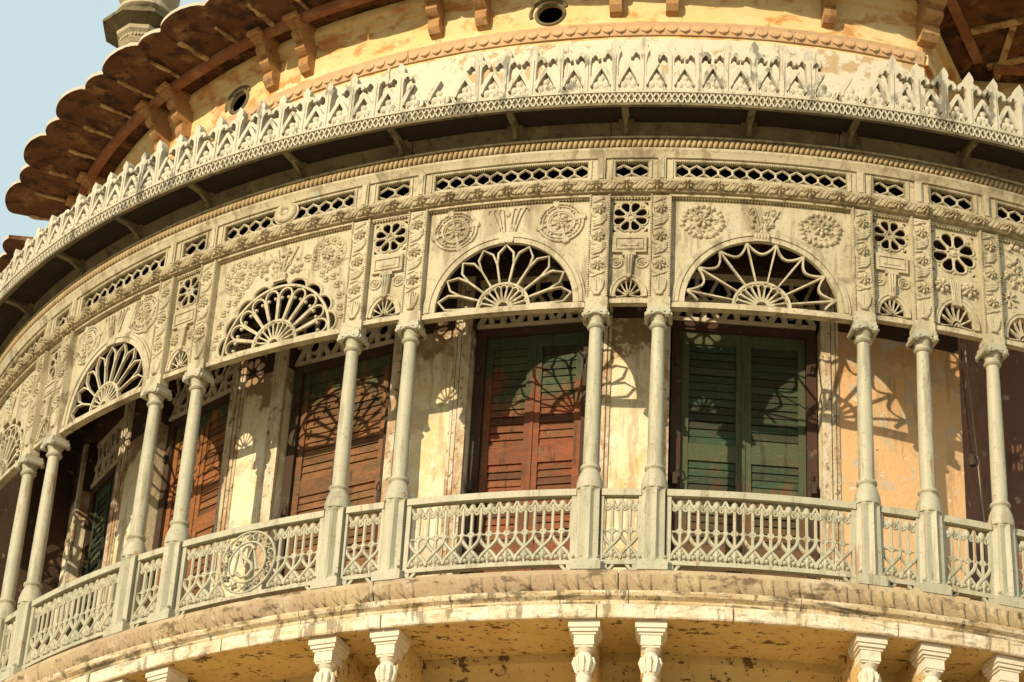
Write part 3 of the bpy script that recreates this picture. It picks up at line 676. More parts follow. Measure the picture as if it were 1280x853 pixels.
# ================================================================== railing panels
ALLC = [TL] + TH + [TRR]
BAYS = [(ALLC[i], ALLC[i + 1]) for i in range(len(ALLC) - 1)]
def is_wide(k): return BAYS[k][1] - BAYS[k][0] > 8
def m_baluster(p):
    b = B(RP, 0, flat=True); d0, d1 = -.018, .018; h = p / 2
    b.tube([(0, 14.90, 0), (0, 15.36, 0)], .021, 6); b.tube([(h, 15.05, 0), (h, 15.43, 0)], .021, 6)
    b.tube(lift(arc(0, 15.07, .030, .030, 0, 360, 10)[:-1], 0.004), .018, 6, True); b.tube(lift(arc(h, 15.07, .020, .020, 0, 360, 8)[:-1], .004), .0165, 6, True)
    b.tube([(.03, 15.07, 0), (h - .02, 15.07, 0)], .0145, 5); b.tube([(-.03, 15.07, 0), (-h + .0, 15.07, 0)], .0145, 5)
    # crown buds and the little pointed roofs between them
    b.dome(0, 15.425, .046, .07, .0, .034, 8); b.dome(0, 15.425, .036, .062, .0, -.03, 8)
    for sx in (-1, 1):
        b.tube([(sx * .012, 15.37, 0), (sx * .045, 15.375, 0), (sx * .075, 15.42, 0), (sx * h, 15.49, 0)], .020, 5)
        curl(b, sx * .055, 15.365, .034, .006, 60 if sx > 0 else 120, -200 if sx > 0 else 380, .018, 8)
        b.dome(sx * .04, 15.40, .03, .042, .0, .022, 6, sx * -.6)
        # crossing ogee net
        pts = [(sx * h * math.cos(PI * q / 10), 15.045 - .345 * q / 10, sx * .006) for q in range(11)]
        b.tube(pts, .025, 6)
        b.dome(sx * .055, 14.735, .032, .032, .0, .026, 7); b.dome(sx * .055, 14.735, .032, .032, .0, -.022, 7)
        b.tube([(sx * .03, 14.69, 0), (sx * .075, 14.675, 0)], .014, 5)
        b.dome(sx * .026, 14.775, .02, .034, 0, .022, 6, sx * -.5)
    b.dome(0, 14.775, .032, .08, 0, .03, 8); b.dome(0, 14.775, .024, .07, 0, -.028, 8)
    b.tube([(0, 14.66, 0), (0, 14.78, 0)], .02, 6); b.tube([(h, 14.66, 0), (h, 14.72, 0)], .0145, 5)
    return b
RAILL = {0: 'sliver of iron railing at the left picture edge below the leftmost column', 1: 'narrow iron railing between the two leftmost columns', 2: 'wide plain iron railing at far left, without a monogram',
         3: 'narrow iron railing just left of the railing with the round monogram', 4: 'wide iron railing with a round monogram medallion', 5: 'narrow iron railing just right of the monogram railing',
         6: 'wide iron railing in front of the rust red shutters', 7: 'narrow iron railing between the central close pair of columns', 8: 'wide iron railing in front of the green shutters',
         9: 'narrow iron railing right of the green shutters, in front of the orange wall', 10: 'slightly wider narrow railing below the hanging cable', 11: 'sliver of iron railing at the right picture edge'}
bal_cache = {}
for k, (a, b_) in enumerate(BAYS):
    half = RP * rad(b_ - a) / 2 - .152
    root = thing('iron_railing', 'grey green ' + RAILL[k], 'railing', 'iron railing panels'); on_ring(root, (a + b_) / 2, Z_LEDGE)
    ns = max(2, int(half * 8)); st = .055 if is_wide(k) else .028
    f = B(RP, Z_LEDGE)
    f.box(-half, half, 15.525, 15.605, -.05, .055, ns); f.box(-half, half, 15.605, 15.618, -.038, .043, ns)
    f.build('top_rail', M['grey'], root)
    f = B(RP, Z_LEDGE); f.box(-half, half, 14.61, 14.655, -.045, .05, ns); f.box(-half, half, 14.655, 14.67, -.03, .035, ns)
    f.box(-half, -half + .09, Z_LEDGE - .01, 14.61, -.03, .045); f.box(half - .09, half, Z_LEDGE - .01, 14.61, -.03, .045)
    for sx in (-1, 1):
        f.bar([(sx * (half - .08), 14.50), (sx * (half - .11), 14.55), (sx * (half - .13), 14.575), (sx * (half - .16), 14.612)], .035, -.02, .04)
    f.build('bottom_rail', M['grey'], root)
    for sx in (-1, 1):
        f = B(RP, Z_LEDGE); x = sx * (half - st / 2); f.box(x - st / 2, x + st / 2, 14.66, 15.525, -.03, .035); f.build('stile', M['grey'], root)
    inner = 2 * (half - st); n = max(2, int(round(inner / .222))); p = inner / n
    key = round(p, 4)
    if key not in bal_cache: bal_cache[key] = m_baluster(p)
    src = bal_cache[key]
    src.z0 = Z_LEDGE; me = src.mesh('baluster', M['grey'], 50)
    for q in range(n):
        x = -half + st + p * (q + .5)
        if k == 4 and abs(x) < .27: continue
        o = link('baluster', me, root); in_panel(o, x, 0)
    if k == 4:
        zc = 15.095
        med = link('medallion', None, root)
        med['label'] = 'round openwork medallion with interlaced monogram letters'
        f = B(RP, Z_LEDGE); f.tube(lift(arc(0, zc, .405, .415, 0, 360, 40)[:-1], .03), .017, 6, True); f.tube(lift(arc(0, zc, .27, .275, 0, 360, 32)[:-1], .035), .017, 6, True); f.build('ring', M['grey'], med)
        f = B(RP, Z_LEDGE)
        for j in range(12):
            an = 2 * PI * j / 12; x, z = .338 * math.cos(an), .345 * math.sin(an)
            for q in range(4): f.dome(x + .028 * math.cos(an + q * PI / 2), zc + z + .028 * math.sin(an + q * PI / 2), .028, .022, .01, .04, 6, an + q * PI / 2)
            curl(f, .338 * math.cos(an + .26), zc + .345 * math.sin(an + .26), .05, .03, math.degrees(an), math.degrees(an) + 300, .012, 7)
        f.build('flower_wreath', M['grey'], med)
        f = B(RP, Z_LEDGE)    # interlaced M and S
        f.tube([(-.19, zc - .15, .03), (-.165, zc + .02, .035), (-.13, zc + .18, .04), (-.06, zc + .02, .045), (-.02, zc - .06, .045), (.03, zc + .06, .04), (.085, zc + .2, .04), (.12, zc + .04, .035), (.15, zc - .12, .03)], .022, 6)
        f.dome(-.19, zc - .15, .035, .02, .03, .03, 6); f.dome(.16, zc - .13, .035, .02, .03, .03, 6)
        f.build('letter', M['grey'], med)
        f = B(RP, Z_LEDGE)
        S_ = [(.10, .17), (.05, .215), (-.03, .205), (-.075, .14), (-.05, .07), (.02, .01), (.09, -.05), (.11, -.13), (.05, -.205), (-.05, -.21), (-.12, -.15)]
        f.tube([(x, zc + z, .06) for x, z in S_], .024, 6); f.dome(.10, zc + .165, .03, .03, .05, .03, 7); f.dome(-.12, zc - .145, .03, .03, .05, .03, 7)
        f.build('letter', M['grey'], med)
        f = B(RP, Z_LEDGE); 
        for j in range(6): an = PI / 6 + PI * j / 3; f.tube([(.20 * math.cos(an), zc + .21 * math.sin(an), .03), (.265 * math.cos(an), zc + .27 * math.sin(an), .03)], .011, 5)
        f.tube([(-.405, zc, 0), (-.47, zc, 0)], .014, 5); f.tube([(.405, zc, 0), (.47, zc, 0)], .014, 5)
        f.build('tie', M['grey'], med)

# ================================================================== arched screens
def fan_petals(b, n, r0, r1, cz, sx, d, w_, hub):
    """half daisy with round petal ends"""
    for k in range(n):
        a0, a1 = PI * k / n, PI * (k + 1) / n; am = (a0 + a1) / 2; rw = r1 * math.sin((a1 - a0) / 2) * .98; rc = r1 - rw
        pts = [(r0 * math.cos(am - .09), r0 * math.sin(am - .09))]
        for q in range(7):
            t = -PI / 2 + PI * q / 6; x = rc + rw * math.cos(t) * 1.0; y = rw * math.sin(t) * .92
            pts.append((x * math.cos(am) - y * math.sin(am), x * math.sin(am) + y * math.cos(am)))
        pts.append((r0 * math.cos(am + .09), r0 * math.sin(am + .09)))
        b.bar([(x * sx, cz + y) for x, y in pts], w_, d - .018, d + .022)
    b.bar([(x * sx, z) for x, z in arc(0, cz, hub, hub, 0, 180, 10)], w_ * 1.2, d - .022, d + .03)

def wide_screen(k, a, b_, style, ros):
    half = RP * rad(b_ - a) / 2 - .135
    A = half * .843; Bz = .955; cz = 18.275
    z0 = 18.17
    label = {0: 'sliver of arched iron fanlight screen at the left picture edge', 2: 'pointed petal fanlight screen at left, above the dark narrow doorway',
             4: 'arched screen with scalloped opening and round-ended petal tracery', 6: 'arched fanlight screen with pointed petals above the rust red shutters', 8: 'arched fanlight screen with spider web tracery above the green shutters'}[k]
    root = thing('arched_screen', 'cream ' + label, 'screen', 'arched cast iron screens'); on_ring(root, (a + b_) / 2, z0)
    # spandrel plate
    b = B(RP, z0); N = 44; scal = style == 'lobe'
    def rim(t):
        q = 1.0
        if scal:
            f_ = (t / PI * 9) % 1; q = 1.0 + .135 * math.sqrt(max(0, 1 - (2 * f_ - 1) ** 2 * .96)) - .03
            q *= .93
        return (A * q * math.cos(t), cz + Bz * q * math.sin(t))
    n2 = 9 * 8 if scal else N
    zt = Z_PANEL + .005
    front, outer = [], []
    for i in range(n2 + 1):
        t = PI * i / n2; x, z = rim(t); front.append((x, z))
        c_, s_ = math.cos(t), math.sin(t); m_ = min(half / abs(c_) if abs(c_) > 1e-6 else 9e9, (zt - cz) / s_ if s_ > 1e-6 else 9e9)
        outer.append((c_ * m_, cz + s_ * m_))
    for corner in ((half, zt), (-half, zt)):
        j = min(range(len(outer)), key=lambda q: math.hypot(outer[q][0] - corner[0], outer[q][1] - corner[1])); outer[j] = corner
    for d_in, d_out in ((-.03, 0.0),):
        b.sheet([[(x, z, d_out) for x, z in front], [((x * .5 + u * .5), (z * .5 + w2 * .5), d_out) for (x, z), (u, w2) in zip(front, outer)], [(x, z, d_out) for x, z in outer]])
        b.sheet([[(x, z, d_in) for x, z in outer], [((x * .5 + u * .5), (z * .5 + w2 * .5), d_in) for (x, z), (u, w2) in zip(front, outer)], [(x, z, d_in) for x, z in front]])
        b.sheet([[(x, z, d_in) for x, z in front], [(x, z, d_out) for x, z in front]])
    b.build('spandrel_plate', M['cream'], root, 20)
    b = B(RP, z0)
    if not scal:
        for (q, w_, d1) in ((.035, .07, .03), (.10, .05, .045), (.145, .03, .03)):
            b.bar(arc(0, cz, A + q, Bz + q, 0, 180, 40), w_, -.005, d1)
    else:
        for j in range(9):
            pts = [rim(PI * (j + q / 8) / 9) for q in range(9)]; b.tube([(x * 1.012, cz + (z - cz) * 1.012, .004) for x, z in pts], .022, 6)
    b.build('archivolt', M['cream'], root, 35)
    b = B(RP, z0); ns = 20
    b.box(-half * .985, half * .985, 18.172, 18.235, -.05, .06, ns); b.box(-half * .97, half * .97, 18.235, 18.268, -.04, .035, ns); b.build('sill', M['cream'], root)
    b = B(RP, z0); b.box(-half, half, 19.835, 19.872, -.02, .075, ns); b.build('head_moulding', M['cream'], root)
    b = B(RP, z0); x = -half + .01
    while x < half - .02: b.box(x, x + .022, 19.815, 19.836, 0, .04); x += .04
    kind(b.build('dentil_row', M['garland'], root, 0), 'stuff')
    # tracery
    b = B(RP, z0); sx = A / Bz; rr = Bz; w_ = .025; d = -.012
    fan_petals(b, 11, .10, .335, cz - .01, sx, d, .020, .085)
    b.bar([(x * sx, z) for x, z in arc(0, cz - .01, .355, .355, 0, 180, 26)], .032, d - .024, d + .032)
    b.build('half_daisy', M['cream'], root)
    b = B(RP, z0)
    def pol(r, t): return (r * math.cos(t) * sx, cz + r * math.sin(t))
    if style == 'petal':
        n = 9
        for j in range(n + 1):
            t = PI * j / n; t = min(max(t, .03), PI - .03)
            b.bar([pol(.36, t), pol(.66, t)], w_, d - .02, d + .024)
        for j in range(n):
            t0_, t1_ = PI * j / n, PI * (j + 1) / n; tm = (t0_ + t1_) / 2
            b.bar([pol(.655, max(t0_, .03)), pol(.82, t0_ + .045), pol(.935, tm), pol(.82, t1_ - .045), pol(.655, min(t1_, PI - .03))], w_, d - .019, d + .023)
    elif style == 'web':
        n = 8
        for j in range(n):
            t = PI * (j + .5) / n; b.bar([pol(.36, t), pol(.965, t)], w_ * .85, d - .02, d + .024, taper=[.8, 1.15])
        for j in range(-1, n):
            t0_, t1_ = PI * (j + .5) / n, PI * (j + 1.5) / n; pts = []
            for q in range(9):
                u = q / 8; t = t0_ + (t1_ - t0_) * u
                if t < .01 or t > PI - .01: continue
                pts.append(pol(.955 - .175 * math.sin(PI * u) ** .75, t))
            if len(pts) > 1: b.bar(pts, w_, d - .018, d + .022)
    else:
        n = 10
        b.bar([pol(.875, PI * q / 40) for q in range(41)], .034, d - .022, d + .03)
        for j in range(n):
            t0_, t1_ = PI * j / n, PI * (j + 1) / n; tm = (t0_ + t1_) / 2; rw = .80 * math.sin((t1_ - t0_) / 2)
            pts = [pol(.36, t0_ + .02)] + [pol(.70, t0_ + .02)]
            for q in range(7):
                u = -PI / 2 + PI * q / 6; r_ = .71 + .135 * math.cos(u); pts.append(pol(r_, tm + (t1_ - t0_) * .47 * math.sin(u)))
            pts += [pol(.70, t1_ - .02), pol(.36, t1_ - .02)]
            b.bar(pts, .024, d - .018, d + .022)
            for sg in (-1, 1):
                x, z = pol(.70, tm + sg * (t1_ - t0_) * .26); b.dome(x, z, .028, .028, d, .03, 7)
                b.bar([pol(.70, tm + sg * (t1_ - t0_) * .26), pol(.68, tm + sg * (t1_ - t0_) * .46)], .016, d - .012, d + .014)
        for j in range(9): t = PI * (j + 1) / 9; b.bar([pol(.88, t), pol(.955, t)], .03, d - .02, d + .02)
    b.build('fan_tracery', M['cream'], root)
    # corner rosettes and the foliage over the crown
    rx, rz, rr = half * .655, 19.50, .285
    for sg in (-1, 1):
        b = B(RP, z0); cx = sg * rx
        if ros == 'ring':
            for q, wd in ((.285, .022), (.24, .012), (.175, .022), (.145, .012)): b.tube(lift(arc(cx, rz, q, q, 0, 360, 28)[:-1], .010), wd, 6, True)
            for j in range(4):
                an = PI / 2 * j + .25; b.bar([(cx + .235 * math.cos(an), rz + .235 * math.sin(an)), (cx + .315 * math.cos(an), rz + .315 * math.sin(an))], .07, 0, .032, taper=[.8, 1.25]); b.bar([(cx + .08 * math.cos(an), rz + .08 * math.sin(an)), (cx + .24 * math.cos(an), rz + .24 * math.sin(an))], .022, 0, .026); b.dome(cx + .318 * math.cos(an), rz + .318 * math.sin(an), .022, .05, 0, .035, 7, an)
                b.dome(cx + .10 * math.cos(an + .78), rz + .10 * math.sin(an + .78), .035, .03, 0, .03, 7)
                for q in (.4, .8, 1.17): b.dome(cx + .265 * math.cos(an + q), rz + .265 * math.sin(an + q), .016, .016, 0, .026, 6)
            rosette(b, cx, rz, .10, .008, 8, .034)
            for j in range(8):
                an = PI / 4 * j; curl(b, cx + .205 * math.cos(an), rz + .205 * math.sin(an), .045, .012, math.degrees(an), math.degrees(an) + 330, .014, 8)
        elif ros == 'lace':
            rosette(b, cx + .01, rz + .01, .115, .006, 7, .045)
            rn = random.Random(11 + sg)
            for j in range(7):
                an = 2 * PI * j / 7 + sg * .2; x, z = cx + .20 * math.cos(an), rz + .185 * math.sin(an)
                curl(b, x, z, .095, .006, math.degrees(an) - 120, math.degrees(an) + 190, .015, 10)
                for q in range(3): aa = an + (q - 1) * .30; b.dome(cx + (.245 + .02 * (q == 1)) * math.cos(aa), rz + .23 * math.sin(aa), .042, .034, 0, .036, 7, aa)
                b.dome(cx + .155 * math.cos(an + .45), rz + .145 * math.sin(an + .45), .030, .022, 0, .03, 6, an)
        else:
            rosette(b, cx, rz, .10, .004, 7, .035)
            for j in range(11):
                an = 2 * PI * j / 11; x, z = cx + .20 * math.cos(an), rz + .20 * math.sin(an)
                b.tube(lift(arc(x, z, .055, .055, 0, 360, 10)[:-1], .004), .013, 5, True); b.dome(x, z, .026, .026, 0, .032, 6)
            b.tube(lift(arc(cx, rz, .268, .268, 0, 360, 30)[:-1], 0), .012, 5, True)
        b.build('corner_rosette', M['cream'], root, 55)
    b = B(RP, z0); zc = cz + Bz
    if ros == 'ring':
        for j in range(-3, 4):
            if j == 0: continue
            x0 = j * .028; b.tube([(x0 * .9, zc - .02, .05), (x0 * 1.1, zc + .15, .02), (x0 * 1.9, zc + .38, .015), (x0 * 2.6, zc + .52, .012)], .012, 5)
            curl(b, x0 * 2.6 + (.03 if j > 0 else -.03), zc + .50, .04, .012, 180 if j > 0 else 0, -60 if j > 0 else 240, .012, 7)
        for sx_ in (-1, 1): b.tube(lift(arc(sx_ * .075, zc + .22, .032, .06, 0, 360, 10)[:-1], .012), .013, 5, True); b.dome(sx_ * .04, zc + .07, .02, .02, .02, .03, 6)
        b.dome(0, zc + .45, .035, .05, 0, .03); b.box(-.095, .095, zc + .0, zc + .10, 0, .05)
    else:
        rn = random.Random(5 + k)
        cnt = 46 if ros == 'circle' else 30
        for j in range(cnt):
            u = rn.random(); v_ = rn.uniform(-1, 1)
            if ros == 'circle': x, z = v_ * (.28 + .25 * u), zc + .10 + .34 * u
            else: x, z = v_ * (.10 + .16 * u), zc + .10 + .42 * u
            r_ = rn.uniform(.028, .046); b.dome(x, z, r_, r_ * .8, 0, .045, 7, rn.uniform(0, 3))
            if j % 3 == 0: curl(b, x, z, r_ * 1.5, .01, rn.uniform(0, 360), rn.uniform(400, 600), .011, 8)
        for sx_ in (-1, 1):
            b.tube([(0, zc + .08, .02), (sx_ * .10, zc + .24, .02), (sx_ * .23, zc + .50, .014)], .013, 5); b.tube([(0, zc + .08, .02), (sx_ * .05, zc + .3, .02), (sx_ * .09, zc + .52, .014)], .012, 5)
        b.box(-.10, .10, zc - .01, zc + .10, 0, .055)
        for j in range(5): b.dome(-.08 + .04 * j, zc + .06, .022, .055, .05, .02, 6)
        if ros == 'circle':
            for sg in (-1, 1):
                for (x, z, r_) in ((.42, 19.50, .07), (.52, 19.49, .05), (.55, 19.33, .06), (.66, 19.20, .06), (.72, 19.10, .05), (.83, 19.12, .06), (.90, 18.98, .06), (.95, 18.80, .055), (.98, 18.62, .06), (1.0, 18.48, .045)):
                    b.tube(lift(arc(sg * x, z, r_, r_ * .75, 0, 300, 9), .006), .015, 5); b.dome(sg * x, z, r_ * .5, r_ * .4, 0, .035, 7)
    b.build('crown_foliage', M['cream'], root, 55)

def narrow_screen(k, a, b_, style):
    half = RP * rad(b_ - a) / 2 - .135; z0 = 18.236
    lab = {1: 'narrow pierced panel between the two leftmost columns', 3: 'narrow pierced panel with flower, between third and fourth columns from left', 5: 'narrow pierced flower panel between the scalloped arch and the pointed petal arch',
           7: 'narrow pierced flower panel between the central close pair of columns', 9: 'narrow pierced flower panel right of the spider web arch', 10: 'panel with the largest pierced eight petal flower, near the right edge',
           11: 'carved foliage panel cut by the right picture edge'}[k]
    root = thing('flower_screen', 'cream ' + lab, 'screen', 'narrow cast iron screens'); on_ring(root, (a + b_) / 2, z0)
    big = style == 'big'; fol = style == 'foliage'
    fr = .245 if not big else .325; fz = 19.555 if not big else 19.46
    ar = .165 if not (big or fol) else .235; az = 18.345
    holes = []
    if not fol:
        for j in range(8):
            an = PI / 4 * j + PI / 8; pet = []
            for q in range(12):
                u = 2 * PI * q / 12; x = fr * .60 + fr * .36 * math.cos(u); y = fr * .255 * math.sin(u) * (1 + .35 * math.cos(u))
                pet.append((x * math.cos(an) - y * math.sin(an), fz + x * math.sin(an) + y * math.cos(an)))
            holes.append(pet)
        cs = fr * .97
        for sx in (-1, 1):
            for sz in (-1, 1): holes.append([(sx * (cs - .012), fz + sz * (cs - .012)), (sx * (cs - .012), fz + sz * (cs - .07)), (sx * (cs - .07), fz + sz * (cs - .012))])
    AZ = ar * 1.5; arch = arc(0, az, ar, AZ, 0, 180, 16)
    holes.append(arch)
    b = B(RP, z0)
    b.plate([(-half, z0), (-half * .5, z0), (0, z0), (half * .5, z0), (half, z0), (half, 19.0), (half, Z_PANEL), (0, Z_PANEL), (-half, Z_PANEL), (-half, 19.0)], holes, -.03, .0)
    b.build('pierced_plate', M['cream'], root, 20)
    if not fol:
        b = B(RP, z0)
        for pet in holes[:8]: b.tube(lift([(x, z) for x, z in pet], .006), .014 if not big else .017, 5, True)
        b.tube(lift(arc(0, fz, .042, .042, 0, 360, 12)[:-1], .01), .014, 6, True)
        if big: b.dome(0, fz, .045, .045, .0, .035)
        for j in range(8):
            an = PI / 4 * j; b.dome(fr * .93 * math.cos(an), fz + fr * .93 * math.sin(an), .022, .022, 0, .025, 6)
        b.build('flower_tracery', M['cream'], root, 50)
    b = B(RP, z0)
    fan_petals(b, 7, .06 if ar < .2 else .085, AZ * 1.06, az + .01, ar / AZ, -.008, .0115, .04)
    b.build('half_daisy', M['cream'], root)
    b = B(RP, z0)
    b.bar(arc(0, az, ar + .03, AZ + .03, 0, 180, 18), .05, -.003, .03); b.bar(arc(0, az, ar + .062, AZ + .062, 0, 180, 18), .022, -.003, .042)
    b.box(-half, half, z0 - .002, z0 + .06, -.045, .05, 4); b.build('arch_frame', M['cream'], root)
    if not (big or fol):
        b = B(RP, z0)
        b.box(-.215, .215, 19.0, 19.25, -.002, .045); b.build('tablet', M['cream'], root)
        b = B(RP, z0); b.bar([(-.17, 19.045), (.17, 19.045), (.17, 19.205), (-.17, 19.205)], .018, .04, .06, True); b.box(-.11, .11, 19.09, 19.16, .04, .052); b.build('tablet_moulding', M['cream'], root)
        for sx in (-1, 1):
            b = B(RP, z0)
            if k in (3, 1):
                rosette(b, sx * .16, 18.83, .085, .004, 6, .04); curl(b, sx * .19, 18.55, .07, .008, 90, 420 * sx, .018, 10); curl(b, sx * .2, 18.66, .05, .008, 0, 300 * sx, .014, 10)
            else:
                b.tube(lift(arc(sx * .165, 18.86, .075, .075, 0, 360, 16)[:-1], .004), .016, 6, True); curl(b, sx * .165, 18.86, .05, .006, 0, 500, .013, 14); b.dome(sx * .165, 18.86, .02, .02, 0, .03, 6)
            b.build('roundel', M['cream'], root, 50)
        b = B(RP, z0)
        b.bar([(0, 18.62), (0, 18.95)], .10, 0, .05, taper=[.75, 1.15]); b.box(-.085, .085, 18.945, 18.99, 0, .06)
        for sx in (-1, 0, 1): b.tube([(sx * .026, 18.63, .055), (sx * .036, 18.95, .052)], .014, 5)
        b.dome(0, 18.64, .05, .045, .04, .03)
        b.build('keystone', M['cream'], root)
    elif big:
        for sx in (-1, 1):
            b = B(RP, z0); rosette(b, sx * .19, 18.93, .115, .004, 6, .055); b.build('roundel', M['cream'], root, 50)
        b = B(RP, z0)
        for j in range(-2, 3): b.tube([(j * .022, 18.64, .045), (j * .026, 18.85, .035), (j * .034, 19.03, .02)], .014, 5)
        b.box(-.06, .06, 18.64, 18.70, 0, .06); b.build('keystone', M['cream'], root)
    else:
        b = B(RP, z0); rn = random.Random(3)
        for j in range(60):
            x, z = rn.uniform(-half + .05, half - .05), rn.uniform(19.15, 19.8); r_ = rn.uniform(.03, .05); b.dome(x, z, r_, r_ * .75, 0, .045, 7, rn.uniform(0, 3))
            if j % 3 == 0: curl(b, x, z, r_ * 1.6, .01, rn.uniform(0, 360), rn.uniform(400, 600), .012, 8)
        for sx in (-1, 1):
            for j in range(8): an = PI / 4 * j; b.tube([(sx * .19 + .03 * math.cos(an), 18.95 + .03 * math.sin(an), .02), (sx * .19 + .13 * math.cos(an), 18.95 + .13 * math.sin(an), .008)], .022, 6, taper=[.6, 1.0])
        b.build('carved_foliage', M['cream'], root, 55)
    b = B(RP, z0); x = -half + .01
    while x < half - .02: b.box(x, x + .022, 19.815, 19.836, 0, .04); x += .04
    b.box(-half, half, 19.835, 19.872, -.02, .05, 4)
    b.build('head_moulding', M['cream'], root, 0)
for k, (a, b_) in enumerate(BAYS):
    if is_wide(k):
        wide_screen(k, a, b_, {0: 'lobe', 2: 'petal', 4: 'lobe', 6: 'petal', 8: 'web'}[k], {0: 'lace', 2: 'ring', 4: 'circle', 6: 'ring', 8: 'lace'}[k])
    else: narrow_screen(k, a, b_, {10: 'big', 11: 'foliage'}.get(k, 'std'))

# ================================================================== entablature: garland, pierced lattice, beads, cove
ent = thing('iron_entablature', 'curved cream band of leafy garland and pierced lattice above the arches', 'frieze')
ring_mesh('garland_bed', [(RP - .08, 19.876), (RP + .12, 19.876), (RP + .135, 19.90), (RP + .15, 19.955), (RP + .135, 20.01), (RP + .12, 20.035), (RP - .08, 20.035)], A0, A1, M['garland'], ent, .8)
ring_mesh('garland_fillet', [(RP - .08, 20.037), (RP + .125, 20.037), (RP + .13, 20.05), (RP + .10, 20.085), (RP - .08, 20.085)], A0, A1, M['cream'], ent, .8)
b = B(RP + .14, 0); rosette(b, 0, 0, .078, 0, 6, .062)
for sx in (-1, 1): leaf(b, [(sx * .06, .05), (sx * .10, .03), (sx * .14, .05)], .022, 0.006); leaf(b, [(sx * .06, -.05), (sx * .10, -.04), (sx * .13, -.06)], .022, 0.006)
gros = b.mesh('garland_rosette', M['garland'], 50)
b = B(RP + .14, 0)
for k in range(4):
    x = -.055 + .034 * k; leaf(b, [(x - .045, -.065), (x - .02, -.035), (x + .015, .015), (x + .05, .065)], .022, .004 if k % 2 else .014)
gleaf = b.mesh('garland_leaf', M['garland'], 50)
t = -166.0
while t < -66:
    on_ring(link('garland_rosette', gros, ent), t, 19.957, RP + .14); on_ring(link('garland_leaf', gleaf, ent), t + .96, 19.957, RP + .14); t += 1.915
ring_mesh('top_architrave', [(RP - .08, 20.435), (RP + .075, 20.435), (RP + .085, 20.46), (RP + .10, 20.50), (RP + .12, 20.53), (RP + .12, 20.565), (RP - .08, 20.565)], A0, A1, M['cream'], ent, .8)
ring_mesh('bead_bed', [(RP - .08, 20.567), (RP + .085, 20.567), (RP + .085, 20.71), (RP - .08, 20.71)], A0, A1, M['garland'], ent, .8)
b = B(RP + .09, 20.5)
bb = [(.0, .05), ]
for i in range(int(22.0 / .070)):
    s_ = -11.0 + .070 * i
    b.tube([(s_ - .026, 20.588, .006), (s_ - .008, 20.612, .026), (s_ + .006, 20.652, .032), (s_ + .026, 20.688, .010)], .031, 6, taper=[.5, 1, 1, .55])
o = kind(b.build('rope_beads', M['bead'], ent, 60), 'stuff'); on_ring(o, -117.0, 20.5, RP + .09)
ring_mesh('bead_fillet', [(RP - .08, 20.712), (RP + .13, 20.712), (RP + .135, 20.735), (RP + .10, 20.75), (RP - .08, 20.75)], A0, A1, M['garland'], ent, .8)
cj = [-178, -160, -141, -127.5, -111.5, -98.2, -83.5, -70.0, -60]
for a, b_ in zip(cj, cj[1:]):
    ring_mesh('cove_board', [(RP - .08, 20.752), (RP + .075, 20.752), (RP + .085, 20.80), (RP + .10, 20.87), (RP + .135, 20.925), (RP + .14, 20.95), (RP - .08, 20.95)], a + .02, b_ - .04, M['cove'], ent, .8, jitter=.003)

def lattice_panel(k, a, b_):
    half = RP * rad(b_ - a) / 2 - .055; z0 = 20.09
    root = link('lattice_panel', None, ent); on_ring(root, (a + b_) / 2, z0)
    ns = max(2, int(half * 8)); iw = half - .115
    b = B(RP, z0)
    b.box(-half, -iw, 20.088, 20.434, -.06, .045); b.box(iw, half, 20.088, 20.434, -.06, .045)
    b.box(-iw, iw, 20.088, 20.150, -.06, .045, ns); b.box(-iw, iw, 20.405, 20.434, -.06, .045, ns)
    b.bar([(-iw - .035, 20.13), (-iw - .035, 20.42)], .016, .04, .062); b.bar([(iw + .035, 20.13), (iw + .035, 20.42)], .016, .04, .062)
    b.build('frame', M['cream'], root)
    b = B(RP, z0); x = -iw
    while x < iw: b.box(x, x + .014, 20.392, 20.405, .0, .04); b.box(x, x + .014, 20.150, 20.163, .0, .04); x += .028
    z = 20.165
    while z < 20.39:
        b.box(-iw, -iw + .013, z, z + .014, 0, .04); b.box(iw - .013, iw, z, z + .014, 0, .04); z += .028
    kind(b.build('bead_edging', M['cream'], root, 0), 'stuff')
    b = B(RP, z0); W = 2 * iw; n = max(2, int(round(W / .192))); p = W / n; za, zb = 20.15, 20.405; zm = (za + zb) / 2; h = zb - za
    for q in range(n):
        x = -iw + p * q
        # net of long hexagons: two zigzags joined by short posts
        b.tube([(x, zm + h * .13, -.02), (x + p * .5, zm + h * .37, -.02), (x + p, zm + h * .13, -.02)], .0185, 5)
        b.tube([(x, zm - h * .13, -.02), (x + p * .5, zm - h * .37, -.02), (x + p, zm - h * .13, -.02)], .0185, 5)
        if q: b.tube([(x, zm - h * .14, -.02), (x, zm + h * .14, -.02)], .0195, 5)
        b.tube([(x + p * .5, zm + h * .37, -.02), (x + p * .5, zb, -.02)], .0195, 5); b.tube([(x + p * .5, za, -.02), (x + p * .5, zm - h * .37, -.02)], .0195, 5)
    b.build('lattice', M['cream'], root, 50)
    if k == 4:
        b = B(RP, z0)
        b.tube(lift(arc(0, 20.29, .115, .10, 0, 360, 24)[:-1], .06), .062, 9, True); b.dome(0, 20.29, .07, .06, .04, .06, 10); b.tube(lift(arc(0, 20.29, .185, .165, 0, 360, 26)[:-1], .05), .014, 6, True)
        b.build('boss', M['cream'], root, 50)
for k, (a, b_) in enumerate(BAYS): lattice_panel(k, a, b_)
for th in ALLC:
    b = B(RP, 20.09, flat=True); b.box(-.05, .05, 20.088, 20.434, -.06, .075); b.box(-.028, .028, 20.11, 20.42, .075, .09)
    on_ring(b.build('post', M['cream'], ent), th, 20.09)

